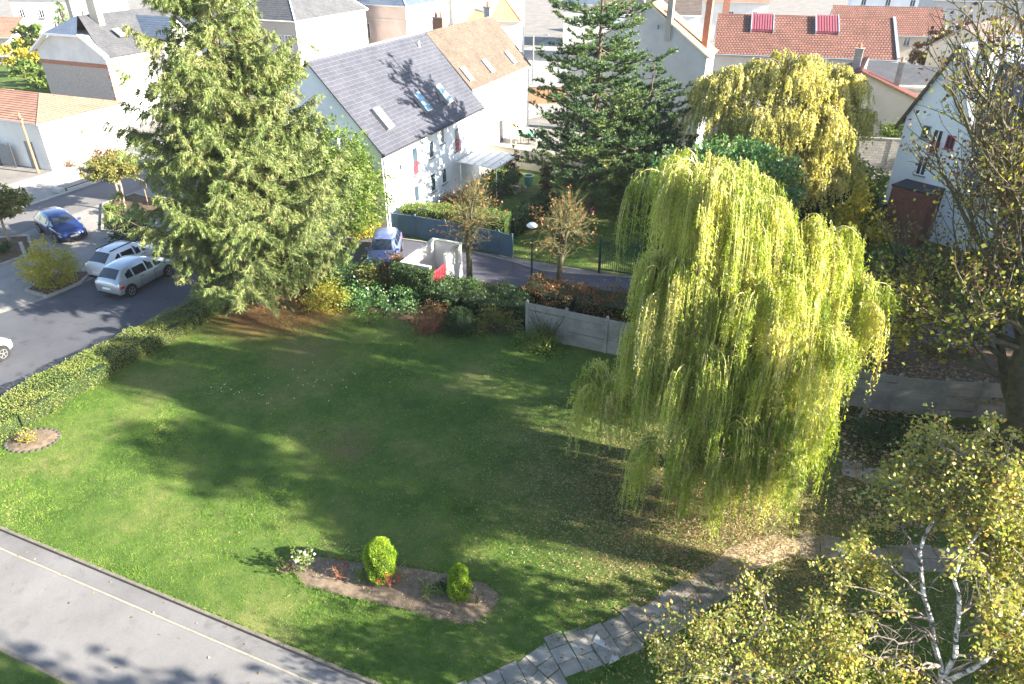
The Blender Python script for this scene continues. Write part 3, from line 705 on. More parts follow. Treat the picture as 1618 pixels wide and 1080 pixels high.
# D: long tiled hall
D0 = (-12.6, 88.6); DR = math.atan2(2.8, 17.7)
o = thing('tiled_hall', 'long low cream hall under red tiles with two red corrugated roof panels', 'building', (*D0, 0), DR)
gable_walls(o, 0, 19.0, 0, 12.5, 5.0, 8.2, 'x', 'cream_render')
ro = gable_roof(o, 0, 19.0, 0, 12.5, 5.0, 8.3, 'x', 'tile_red', .3, .05, .3, 'beige_render', 'zinc', None, th=.035)
SD = 3.3/6.25
for xx in (5.0, 12.0):
    mb = MB(); n = 8; wd = 2.3
    for i in range(n):
        u0 = xx-wd/2+wd*i/n; u1 = u0+wd/n*.62
        mb.prism([(u0, 3.3, 5+SD*3.3+.36), (u1, 3.3, 5+SD*3.3+.36), (u1, 6.0, 5+SD*6.0+.36), (u0, 6.0, 5+SD*6.0+.36)], (0, 0, .1))
    mb.prism([(xx-wd/2, 3.3, 5+SD*3.3+.2), (xx+wd/2, 3.3, 5+SD*3.3+.2), (xx+wd/2, 6.0, 5+SD*6.0+.2), (xx-wd/2, 6.0, 5+SD*6.0+.2)], (0, 0, .15))
    q = mb.build('corrugated_panel', 'corrugated_red', ro)
    f = MB(); f.prism([(xx-wd/2-.12, 3.2, 5+SD*3.2+.1), (xx-wd/2-.01, 3.2, 5+SD*3.2+.1), (xx-wd/2-.01, 6.1, 5+SD*6.1+.1), (xx-wd/2-.12, 6.1, 5+SD*6.1+.1)], (0, 0, .42))
    f.prism([(xx+wd/2+.01, 3.2, 5+SD*3.2+.1), (xx+wd/2+.12, 3.2, 5+SD*3.2+.1), (xx+wd/2+.12, 6.1, 5+SD*6.1+.1), (xx+wd/2+.01, 6.1, 5+SD*6.1+.1)], (0, 0, .42)); f.build('panel_frame', 'zinc', q)
MB().prism([(19.0, -.3, 5.05), (19.3, -.3, 5.05), (19.3, 6.25, 8.45), (19.0, 6.25, 8.45)], (0, 0, .12)).build('verge_cap', 'zinc', ro)
# E: small house with maroon roof
o = thing('small_tiled_house', 'small beige house under maroon roof with blue skylight right of the golden birch', 'house', (2.45, 72, 0), R(-4))
P = [(-3.0, 0, -.1), (5.6, 0, -.1), (5.6, 0, 4.35), (0, 0, 6.5), (-3.0, 0, 5.0)]
MB().prism(P, (0, 1.3, 0)).build('wall', 'beige_render', o)
MB().prism([(-3.0, 1.31, -.1), (0, 1.31, -.1), (0, 1.31, 6.45), (-3.0, 1.31, 4.95)], (0, 7.6, 0)).build('rear_wall', 'beige_render', o)
rf = MB(); courses(rf, (5.9, -.2, 4.3), (5.9, 1.4, 4.3), (0, 1.4, 6.62), (0, -.2, 6.62), .28, .03); ro = rf.build('roof', 'tile_maroon', o)
rf = MB(); courses(rf, (-3.2, 9, 5.0), (-3.2, -.2, 5.0), (0, -.2, 6.62), (0, 9, 6.62), .28, .03); rf.build('roof', 'tile_maroon', o)
vb = MB(); vb.prism([(5.9, -.26, 4.1), (5.9, -.26, 4.3), (0, -.26, 6.62), (0, -.26, 6.4)], (0, .05, 0)); vb.build('verge_board', 'brown_wood', ro)
skylight(ro, (-2.1, 1.2, 5.7), (1, 0), 1.0, .8, .5, lift=.1)
chimney(ro, -.7, 3.0, 5.9, 7.9, .65, .55, 'concrete', 1); chimney(ro, 2.9, .9, 4.9, 7.3, .45, .45, 'concrete', 1)
# annexe beside it
o = thing('courtyard_shed', 'cream lean-to with slate roof and wide white opening beyond the small house', 'shed', (6.0, 80, 0), R(6))
MB().box(-3.2, 7.5, 0, 6, -.1, 4.2).build('wall', 'cream_render', o)
rf = MB(); courses(rf, (-3.4, -.4, 4.2), (8.2, -.4, 3.5), (8.2, 6.2, 5.0), (-3.4, 6.2, 5.6), .3); rf.build('roof', 'slate_old', o)
MB().box(.8, 5.4, -.06, -.005, 1.9, 3.0).build('shutter_door', 'white_paint', o); MB().box(.6, 6.9, -.3, -.07, 3.05, 3.25).build('lintel', 'dark_trim', o)
# G: grey-roofed house far right
o = thing('grey_roofed_house', 'cream house under weathered grey tiled roof at the top right', 'house', (12.2, 94.5, 0), R(-22))
gable_walls(o, -3.0, 3.0, 0, 14, 6.0, 8.0, 'y', 'cream_render')
ro = gable_roof(o, -3.0, 3.0, 0, 14, 6.0, 8.1, 'y', 'tile_dark', .3, .2, .3, 'beige_render', 'zinc', None, th=.03)
for u in (-.9, .0, 1.4): window(o, ('S', 0), u, 3.2, .35, 1.9, 'shutter', bars=0, sill=False)
window(o, ('E', 3.0), 6, 4.2, .8, 1.0)
o = thing('dark_roofed_annexe', 'low building under dark slate with white rooflights before the grey-roofed house', 'building', (14.6, 78, 0), R(-18))
gable_walls(o, -3.2, 3.2, 0, 13, 4.0, 6.3, 'y', 'cream_render'); ro = gable_roof(o, -3.2, 3.2, 0, 13, 4.0, 6.4, 'y', 'slate_old', .3, .1, .3, 'zinc', 'zinc', None)
for s in (2.5, 6.5): skylight(ro, (-2.6, s, 4.0+.43*2.4/3.2+.1), (1, 0), 1.2, .7, .75, 'roof_sheet', 'white_paint', lift=.05)
# F: white house on the right
o = thing('white_gable_house', 'tall white house with red balcony rails behind the big bare tree', 'house', (5.0, 51.5, 0), R(-30))
P = [(-.15, 0, -.1), (5.6, 0, -.1), (4.8, 0, 4.2), (3.55, 0, 7.6), (1.85, 0, 11.4), (-.15, 0, 7.2)]
MB().prism(P, (0, 9, 0)).build('wall', 'white_render_cool', o)
ro = MB(); courses(ro, (-.5, 9.2, 6.6), (-.5, -.3, 6.6), (1.85, -.3, 11.6), (1.85, 9.2, 11.6), .3); courses(ro, (5.0, -.3, 4.3), (5.0, 9.2, 4.3), (1.85, 9.2, 11.6), (1.85, -.3, 11.6), .3)
ro = ro.build('roof', 'slate_blue', o)
vb = MB(); vb.prism([(-.55, -.36, 6.35), (-.55, -.36, 6.65), (1.85, -.36, 11.68), (1.85, -.36, 11.35)], (0, .3, 0)); vb.build('verge_board', 'bark', ro)
chimney(ro, 3.0, .6, 8.8, 11.6, .75, .6, 'white_render', 1)
MB().box(4.8, 13, -.8, 6, -.1, 4.2).build('front_wing', 'white_render', o)
wr = MB(); courses(wr, (4.6, -1.2, 4.2), (13.3, -1.2, 4.2), (13.3, 4.0, 10.4), (2.6, 4.0, 10.4), .3); wr.build('wing_roof', 'slate_blue', o)
window(o, ('S', 0), 1.25, 6.1, .5, .8, 'grey_paint', bars=0, balcony=None); window(o, ('S', 0), 2.0, 5.3, .6, 1.5, balcony='red_paint'); window(o, ('S', 0), 2.8, 5.8, .5, .8, 'red_paint')
window(o, ('S', 0), 1.6, 3.9, .6, 1.2)
window(o, ('S', -.8), 7.4, 1.2, .9, 1.3); window(o, ('S', -.8), 10.0, 1.2, .9, 1.3)
bp = MB().box(.95, 3.3, -1.8, -.01, -.1, 3.4).build('brick_porch', 'brick_wall', o); MB().box(.9, 3.35, -1.85, -.012, 3.4, 3.5).build('coping', 'dark_trim', bp)
# H: garage building with terracotta hip roof
o = thing('garage_building', 'white garage under terracotta hipped tiles beside the car park street', 'garage', (-57.4, 38.8, 0))
MB().box(-14, 0, 0, 8.2, -.1, 3.75).build('wall', 'white_render', o)
hip_roof(o, -14, 0, 0, 8.2, 3.7, 5.0, 4.8, 'tile_terracotta', .25, .36, 'x', 'zinc', 'tile_terracotta', th=.05)
door(o, ('S', 0), -1.9, 0, .95, 2.2, 'gate_grey'); MB().lathe([(0, 0), (.16, .02), (.1, .2), (0, .25)], 8, .18, 3.6).build('wall_lamp', 'brick_plain', o).location = (0, 0, 2.35)
o = thing('yard_gate', 'grey boarded double gate left of the garage', 'gate', (-63.2, 38.3, 0))
for i in range(3):
    f = MB().bar((-1.35+i*1.75, 0, 0), (-1.35+i*1.75, 0, 2.0), .07, 6).build('gate_post', 'dark_trim', o)
for i in range(22):
    MB().box(-1.25+i*.155, -1.12+i*.155, -.02, .02, .1, 1.85-.1*abs(math.sin(i*.4))).build('board', 'gate_grey', o)
MB().box(-1.3, 2.1, .02, .05, .4, .5).build('gate_rail', 'dark_trim', o)
MB().box(-7.5, -1.5, -.05, .05, 0, 1.9).build('side_panel', 'white_render', o)
# I: left house with half hip
o = thing('half_hipped_house', 'old house with pebbledash gable, red brick band and half-hipped slate roof', 'house', (-68.2, 51.6, 0))
gw, ze, zk, zr = 4.55, 6.95, 8.35, 9.9
P = [(-gw, 0, -.1), (gw, 0, -.1), (gw, 0, ze), (2.1, 0, zk), (-2.1, 0, zk), (-gw, 0, ze)]
MB().prism([(-gw, 0, -.1), (gw, 0, -.1), (gw, 0, 5.6), (-gw, 0, 5.6)], (0, 11, 0)).build('wall', 'pebbledash', o)
MB().prism([(-gw, 0, 5.98), (gw, 0, 5.98), (gw, 0, ze), (2.1, 0, zk), (-2.1, 0, zk), (-gw, 0, ze)], (0, 11, 0)).build('gable_wall', 'white_render', o)
MB().box(-gw-.03, gw+.03, -.03, 11, 5.6, 5.98).build('brick_band', 'brick_plain', o)
MB().box(gw-.02, gw+.05, .02, 11, -.1, 5.6).build('side_wall', 'white_render', o)
kz = ze-.3
rf = MB(); courses(rf, (gw+.5, -.5, kz), (gw+.5, 11.4, kz), (0, 11.4, zr), (0, 1.9, zr), .28)
courses(rf, (-gw-.5, 11.4, kz), (-gw-.5, -.5, kz), (0, 1.9, zr), (0, 11.4, zr), .28)
ro = rf.build('roof', 'slate_old', o)
hp = MB(); hp.face([(2.25, -.55, zk+.16), (0, 1.85, zr+.03), (-2.25, -.55, zk+.16)]); hp.build('hip', 'slate_blue', ro)
vb = MB()
for sg in (-1, 1): vb.prism([(sg*(gw+.5), -.56, kz-.05), (sg*(gw+.5), -.56, kz+.14), (sg*2.3, -.56, zk+.2), (sg*2.3, -.56, zk)], (0, .55, 0))
vb.box(-2.29, 2.29, -.56, -.02, zk-.02, zk+.17); vb.build('verge_board', 'white_paint', ro)
for z in (1, 2, 3, 4, 5): MB().box(gw-.15, gw+.09, -.09, .3, z-.3, z).build('quoin', 'brick_plain', o)
chimney(ro, .9, 3.2, 8.2, 11.3, 1.1, .6, 'beige_render', 2); chimney(ro, -3.6, 4.5, 7.8, 11.0, .6, 1.0, 'beige_render', 2)
skylight(ro, (3.4, 3.6, 8.0), (-1, 0), 1.1, .8, .62, lift=.1)
window(o, ('E', gw+.05), 4.5, 2.2, 1.2, 1.4); window(o, ('E', gw+.05), 8, 2.2, 1.0, 1.4)
# cross wing with its own blue slate gable
MB().prism([(gw+.06, 5.5, -.1), (gw+.06, 10.5, -.1), (gw+.06, 10.5, 7.0), (gw+.06, 8.0, 9.2), (gw+.06, 5.5, 7.0)], (1.6, 0, 0)).build('cross_wing', 'white_render', o)
rf = MB(); courses(rf, (0, 5.1, 6.9), (gw+2.0, 5.1, 6.9), (gw+2.0, 8, 9.45), (0, 8, 9.45), .28); courses(rf, (gw+2, 10.9, 6.9), (0, 10.9, 6.9), (0, 8, 9.45), (gw+2, 8, 9.45), .28); rf.build('wing_roof', 'slate_blue', o)
window(o, ('E', gw+1.66), 8.0, 5.6, .7, 1.2, shutters='brick_plain')
# J: manor with slate hips
o = thing('manor_tower', 'white block under steep grey slate hip behind the slate-roofed white house', 'building', (-58.8, 70.0, 0))
MB().box(-5.2, 3.2, 0, 14.0, -.1, 8.2).build('wall', 'pebbledash', o)
MB().box(3.2, 3.26, .0, 14.0, -.1, 8.2).build('side_wall', 'white_render', o)  # paler skin on the sunlit face: the sunlight is put into its colour
hip_roof(o, -5.2, 3.2, 0, 14.0, 8.2, 12.4, 4.7, 'slate_old', .3, .3, 'y', 'white_paint', 'white_paint')
for u in (.6, 2.0): window(o, ('S', 0), u, 5.4, 1.0, 1.4)
for u in (4, 7, 10, 12.4): window(o, ('E', 3.26), u, 5.0, .6, 1.6)
o = thing('slate_wing', 'grey slate roof with white skylight at the top left of the manor block', 'building', (-72, 74, 0))
MB().box(-4, 6, 0, 10, -.1, 8.0).build('wall', 'white_render', o); ro = hip_roof(o, -4, 6, 0, 10, 8.0, 11.2, 4.9, 'slate_old'); skylight(ro, (3.0, .8, 8.9), (0, 1), 1.6, 1.1, .62, 'sky_glass', 'white_paint')
# K: mansard building
o = thing('mansard_house', 'pale pink stone house under steep blue slate roof with white dormer', 'building', (-55.0, 85.8, 0))
MB().box(-12.5, 4.2, 0, 13, -.1, 8.6).build('wall', 'pink_render', o); MB().box(4.2, 4.26, 0, 13, -.1, 8.6).build('side_wall', 'white_render', o)  # same pink walls; the sunward side is painted white to look sunlit
MB().box(-12.6, 4.36, -.1, 13.1, 6.9, 7.1).build('string_course', 'beige_render', o)
ro = hip_roof(o, -12.5, 4.2, 0, 13, 8.6, 12.6, 6.0, 'slate_blue', .4, .3, 'x', 'zinc', 'white_paint')
MB().box(-2.4, -1.2, .4, 3.0, 8.72, 11.4).build('dormer', 'white_render', ro)
for u in (-9.5, -5.5, -1.6): window(o, ('S', 0), u, 4.6, .75, 1.9)
for u in (3, 6.5, 10): window(o, ('E', 4.26), u, 4.6, .8, 1.9)
# L: white hall with tall arched windows
o = thing('white_hall', 'tall white hall with slender arched windows above the brown tiled roof', 'building', (-44.5, 98, 0))
MB().box(-9.5, 0, 0, 12, -.1, 12.4).build('wall', 'white_render', o)
MB().box(0, .06, 0, 12, -.1, 12.4).build('side_wall', 'white_render', o)
hip_roof(o, -9.5, 0, 0, 12, 12.4, 14.5, 5.0, 'slate_blue', .2, .3, 'x')
for u in (-5.6, -4.0, -2.4):
    f = window(o, ('S', 0), u, 6.0, .5, 2.6, bars=1, sill=False); MB().lathe([(.3, 0), (.3, .06), (0, .06)], 12).build('arch', 'shutter', f)
    f.children[-1].location = (u, -.02, 8.75); f.children[-1].rotation_euler = (R(90), 0, 0)
# M: hip house with orange tiles
o = thing('corner_house', 'white corner house under hipped orange and red tiles right of the white hall', 'house', (-40.6, 98.6, 0), R(20))
MB().box(-7, 0, 0, 9.5, -.1, 6.0).build('wall', 'cream_render', o); MB().box(0, .06, 0, 9.5, -.1, 6.0).build('side_wall', 'white_render', o)  # sunward side whiter than the front, lit and shaded faces painted apart
hip_roof(o, -7, 0, 0, 9.5, 6.0, 9.6, 3.4, 'tile_orange', .3, .28, 'x', 'zinc', 'tile_orange')
door(o, ('E', .06), 8.4, 0, .9, 2.2); window(o, ('E', .06), 5.2, 3.3, .8, 1.3)
# N: dark tiled house behind
o = thing('dark_tiled_house', 'white house with dark brown tiles behind the grey gable chimneys', 'house', (-24.5, 108, 0), R(12))
gable_walls(o, -7, 6.5, 0, 9, 6.8, 9.4, 'x', 'white_render_cool'); gable_roof(o, -7, 6.5, 0, 9, 6.8, 9.5, 'x', 'tile_dark', .3, .2, .3, 'white_paint', 'white_paint', None, th=.03)
MB().box(6.5, 6.56, 0, 9, -.1, 6.8).build('side_wall', 'white_render', o); window(o, ('S', 0), -3, 4.6, 1, 1.1); window(o, ('S', 0), 2.5, 4.6, 1, 1.1)
chimney(o, 9.4, -6.0, 0, 10.2, .8, .8, 'brick_plain', 1)
# more roofs at the horizon side of the frame
def simple_house(name, label, x, y, rz, wx, wy, ze, zr, wall, roof, axis='x', wins=3, trim='white_paint'):
    o = thing(name, label, 'house', (x, y, 0), R(rz)); gable_walls(o, -wx/2, wx/2, 0, wy, ze, zr-.08, axis, wall)
    gable_roof(o, -wx/2, wx/2, 0, wy, ze, zr, axis, roof, .3, .2, .3, trim, 'zinc', None, th=.03)
    for i in range(wins): window(o, ('S', 0), -wx/2+wx*(i+.5)/wins, ze*.55, .9, 1.2)
    return o
simple_house('pink_roofed_bungalow', 'low white bungalow under pinkish red tiles above the tiled hall', 6.5, 128, 8, 15, 9, 3.4, 6.6, 'cream_render', 'tile_red', wins=5)
simple_house('blue_grey_house', 'large blue-grey house with white windows at the top right edge', 24, 146, 8, 22, 10, 7, 9, 'grey_render', 'slate_old', wins=6)
simple_house('pale_villa', 'pale villa with reddish bands at the top left corner', -118, 88, 15, 14, 10, 8.0, 12, 'white_render', 'tile_terracotta', wins=4)
simple_house('terracotta_cottage', 'low cottage under faded terracotta tiles at the left edge', -121, 77, 15, 11, 7, 2.8, 5.0, 'cream_render', 'tile_terracotta', wins=2)
simple_house('long_white_house', 'white building glimpsed beyond the tall conifer tops', -22, 140, 8, 20, 9, 6, 8.5, 'white_render', 'tile_terracotta', wins=5)
simple_house('slate_house', 'slate-roofed building seen between the two tall conifers', -36, 122, 14, 12, 9, 6.5, 9, 'white_render', 'slate_blue', wins=3)
simple_house('far_town_house', 'far pale house above the half-hipped roof', -100, 118, 12, 18, 9, 6.0, 9, 'white_render', 'slate_blue', wins=4)
simple_house('far_right_house', 'pale house beyond the low white yard wall', 14, 170, 4, 26, 9, 7, 10, 'white_render_cool', 'tile_terracotta', wins=6)
for nm, lb, a, b, h, m in (('yard_wall', 'low white yard wall above the tiled hall roof', (-2.2, 112), (13, 114.5), 2.2, 'white_render'),
        ('garden_block_wall', 'grey concrete block garden wall beyond the golden birch', (-3.2, 64.3), (8.6, 66.6), 2.45, 'block_wall'),
        ('boundary_wall', 'pale rendered garden wall behind the purple cypress', (-25.2, 54.7), (-13.0, 53.2), 1.55, 'beige_render'),
        ('brown_yard_fence', 'brown solid fence by the street left of the tall pine', (-31.5, 77.5), (-26, 80.0), 1.8, 'brown_wood'),
        ('yard_block_wall', 'grey yard wall of blocks before the white bungalow', (-13.5, 113), (-2.4, 115), 3.0, 'concrete'),
        ('left_garden_wall', 'low white garden wall beyond the terracotta roof', (-104, 71), (-78, 66.5), 1.3, 'white_render')):
    a, b = Vector(a), Vector(b); d = b-a; o = thing(nm, lb, 'wall', (a.x, a.y, 0), math.atan2(d.y, d.x))
    MB().box(0, d.length, -.1, .1, -.1, h).build('wall_body', m, o); MB().box(-.04, d.length+.04, -.15, .15, h, h+.06).build('coping', 'concrete', o)
    for k in range(int(d.length//3)+1): MB().box(k*3-.02, k*3+.2, -.14, -.101, -.1, h-.01).build('pier', m, o)
poly('north_street', [(-46.8, 60), (-30, 66), (-24, 80), (-30, 128), (-46.8, 128)], .008, 'pavement')
o = MB().box(-25.38, -16.5, 55.0, 63.5, -.1, 1.1).build('terrace', 'concrete_lot'); o['kind'] = 'structure'
poly('left_garden', [(-120, 58), (-73.5, 47.5), (-73.5, 66), (-78, 66), (-104, 70.5), (-124, 76)], .02, 'lawn')

# ================================================================== VEGETATION
def grow(st, tips, p, d, L, r, depth, spread=.7, nch=3, up=.1, shrink=.68, wig=.18, minr=.004, sides=5, gravity=0., start=.35):
    k = 6; pts = [np.array(p, float)]; dd = np.array(d, float)
    for i in range(k):
        dd = dd+rng.normal(size=3)*wig*.35+np.array([0, 0, up*.25-gravity*.2]); dd /= np.linalg.norm(dd); pts.append(pts[-1]+dd*L/k)
    pts = np.array(pts); rad = np.linspace(r, max(minr, r*.55), k+1); st.tube(pts, rad, sides)
    if depth <= 0:
        for q in pts[2:]: tips.append(q)
        return
    for c in range(nch):
        t = start+(1-start)*(c+rng.random()*.8)/nch; i = min(k, int(t*k)); q = pts[i]
        a = dd*1.0+unit(np.cross(dd, rng.normal(size=3)))*spread*(.8+.5*rng.random()); a[2] += up; a /= np.linalg.norm(a)
        grow(st, tips, q, a, L*shrink*(.75+.5*rng.random()), max(minr, r*.5), depth-1, spread, nch, up, shrink, wig, minr, max(3, sides-1), gravity, .2)
    grow(st, tips, pts[-1], dd, L*shrink, max(minr, r*.55), depth-1, spread, nch, up, shrink, wig, minr, max(3, sides-1), gravity, .2)
def tip_leaves(sp, tips, n, size, scatter, aspect=.8, tone=(0, 1), droop=.4):
    tips = np.array(tips); idx = rng.integers(0, len(tips), n); p = tips[idx]+rng.normal(size=(n, 3))*scatter
    d = unit(rdir(n)+np.array([0, 0, -droop])); ct = rng.random(len(tips)); tn = tone[0]+(tone[1]-tone[0])*(.5*ct[idx]+.5*rng.random(n))
    sz = size*(.6+.8*rng.random(n)); sp.leaves(p, d, perp(d), sz, sz*aspect, tn)

# --- willow
def hang(sp, p0, L, out, n_leaf, leaf_l, leaf_w, tone, sway=.10, twig=None, zmin=.15):
    """p0 (k,3) strand roots, L (k,), out (k,3) outward drift"""
    k = len(p0); T = rng.random((k, n_leaf)); T.sort(axis=1)
    ph = rng.random((k, 3))*6.28
    s = T*L[:, None]
    x = p0[:, None, :]+out[:, None, :]*(1-np.exp(-s*1.5))[..., None]*.35+np.stack([np.sin(s*1.7+ph[:, :1])*sway*T, np.sin(s*1.3+ph[:, 1:2])*sway*T, -s], -1)
    x = x.reshape(-1, 3); tn = np.repeat(tone, n_leaf)+rng.normal(size=len(x))*.14
    ok = x[:, 2] > zmin; x = x[ok]; tn = np.clip(tn[ok], 0, 1)
    m = len(x); d = unit(np.array([0, 0, -1.])+rng.normal(size=(m, 3))*np.array([.7, .7, .35])); ww = perp(d)
    sp.tris(x, d, ww, leaf_l*(.6+.7*rng.random(m)), leaf_w*(.7+.6*rng.random(m)), tn)
def weeping(name, label, base, trunk_top, lobes, nb, ns, nleaf, leafm, ll, lw, Lr=(1.4, 4.2), trunk_r=.38, spreadz=.75, twigm='twig_gold', tip_low=.25, lseed=5, branchR=(.6, 1.5)):
    """boughs arch over each lobe, and curtains of strands hang from them"""
    o = thing(name, label, 'tree', (base[0], base[1], 0)); bx, by = base
    tr = Soup(); tt = np.array(trunk_top, float)-np.array([bx, by, 0])
    trunk = curve((0, 0, 0), tt, 0, 8, .12); tr.tube(trunk, np.linspace(trunk_r, trunk_r*.6, 8), 12); tr.tube(np.array([[0, 0, -.1], [0, 0, .12], [0, 0, .6]]), [trunk_r*1.7, trunk_r*1.35, trunk_r], 12)
    sp = Soup(); tw = Soup()
    wsum = sum(l[4] for l in lobes)
    for (X, Y, zt, r, wt) in lobes:
        c = np.array([X-bx, Y-by, zt-r*spreadz]); 
        lt = c+np.array([0, 0, r*spreadz*.5]); tr.tube(curve(trunk[-1], lt, .12, 8, .1), np.linspace(trunk_r*.45, .04, 8), 7)
        for b in range(max(3, int(nb*wt/wsum))):
            a = rng.random()*6.283; el = rng.random()**.8-.12
            dirv = np.array([math.cos(a)*math.cos(el*1.45), math.sin(a)*math.cos(el*1.45), math.sin(el*1.45)*spreadz])
            q = c+dirv*r*(.75+.35*rng.random()); sgn = np.array([math.cos(a), math.sin(a), 0])
            R2 = branchR[0]+(branchR[1]-branchR[0])*rng.random()
            t = np.linspace(0, 1, 8)[:, None]
            arc = q+sgn*R2*t*(1.1-.35*t)+np.array([0, 0, 1])*(.45*np.sin(t*2.2)*R2*.6-t*t*R2*.75)
            tw.tube(np.concatenate([[q-sgn*.35-np.array([0, 0, .45])], arc]), np.linspace(.022, .006, 9), 4)
            k = ns; ti = rng.random(k)**.8; ii = np.clip(ti*7, 0, 6.99); i0 = ii.astype(int); fr = (ii-i0)[:, None]
            p0 = arc[i0]*(1-fr)+arc[i0+1]*fr+rng.normal(size=(k, 3))*np.array([.13, .13, .06])
            low = max(tip_low, 0); zz = p0[:, 2]
            L = np.minimum((Lr[0]+(Lr[1]-Lr[0])*rng.random(k)**1.3)*(.7+.6*rng.random()), np.maximum(.25, zz-low*(1+3*rng.random(k))))
            tb = np.clip(rng.normal(.45, .28), 0, .95)
            hang(sp, p0, L, sgn[None]*np.ones((k, 1))*R2*.5, nleaf, ll, lw, np.clip(np.full(k, tb)+rng.normal(size=k)*.1, 0, 1), zmin=low*.6)
            for j in range(0, k, 2):   # the yellow hanging twigs themselves
                s = np.linspace(0, 1, 4); pp = p0[j]+np.stack([sgn[0]*R2*.17*(1-np.exp(-s*L[j]*1.5)), sgn[1]*R2*.17*(1-np.exp(-s*L[j]*1.5)), -s*L[j]], -1)
                tw.tube(pp, [.008, .007, .005, .004], 3)
    tr.build('trunk', 'bark_pale', o, True); tw.build('branches', twigm, o); sp.build('crown', leafm, o)
    return o, sp
wl = []
for X, Y, zt, r, wt in ((5.6, 20.7, 11.7, 1.3, 8), (6.4, 20.9, 11.2, 1.3, 8), (9.0, 21.2, 9.9, 1.1, 7), (10.8, 20.8, 8.0, 1.0, 7), (10.0, 21.2, 9.4, .8, 4), (4.9, 20.3, 9.0, 1.2, 8), (4.7, 20.2, 6.8, 1.0, 5),
                        (7.4, 19.4, 8.9, 1.4, 9), (9.0, 19.0, 7.4, 1.4, 9), (5.7, 19.1, 7.0, 1.1, 8), (3.2, 21.6, 3.8, 1.0, 4), (7.5, 22.3, 9.3, 1.8, 7), (6.4, 18.3, 5.0, 1.2, 7), (8.7, 18.2, 5.2, 1.1, 7), (7.8, 20.6, 9.4, 1.2, 6), (4.7, 18.2, 3.2, .6, 2),
                        (7.6, 17.8, 3.9, 1.0, 5), (9.3, 19.2, 5.4, .8, 4), (6.1, 17.9, 3.0, .7, 3)):
    wl.append((*CF(7.2+(X-7.2)*.9, Y), zt, r, wt))
wil, wsp = weeping('weeping_willow', 'huge yellow-green weeping willow with long trailing strands on the lawn', CF(7.5, 20.5), (*CF(6.6, 20.5), 5.6), wl, 430, 36, 30, 'willow_leaf', .115, .034, Lr=(.5, 3.2), branchR=(.3, 1.3), trunk_r=.42)
# --- golden birch
gl = []
for dx, dy, zt, r, wt in ((0, 0, 10.6, 2.4, 10), (3.0, .5, 9.8, 2.2, 10), (-3.1, .6, 9.9, 2.0, 9), (4.6, 0, 7.6, 1.7, 7), (-4.6, 0, 8.0, 1.6, 6), (1.2, -2.2, 8.2, 2.0, 8), (-1.6, -2.0, 8.0, 2.0, 8), (3.0, -1.6, 6.5, 1.7, 6), (-3.4, -1.4, 6.0, 1.7, 6), (.6, -2.6, 5.6, 1.8, 6), (4.2, -.6, 5.2, 1.5, 5), (2.2, -2.6, 4.4, 1.4, 5)):
    X, Y = 17.3+dx*.88, 47.6+dy; gl.append((*CF(X, Y), zt, r, wt))
weeping('golden_birch', 'big golden-yellow weeping birch before the long red tiled hall', CF(17.3, 47.8), (*CF(17.4, 47.8), 6.0), gl, 560, 20, 12, 'golden_leaf', .18, .10, Lr=(.25, 1.6), trunk_r=.25, twigm='twig_grey', tip_low=.5)

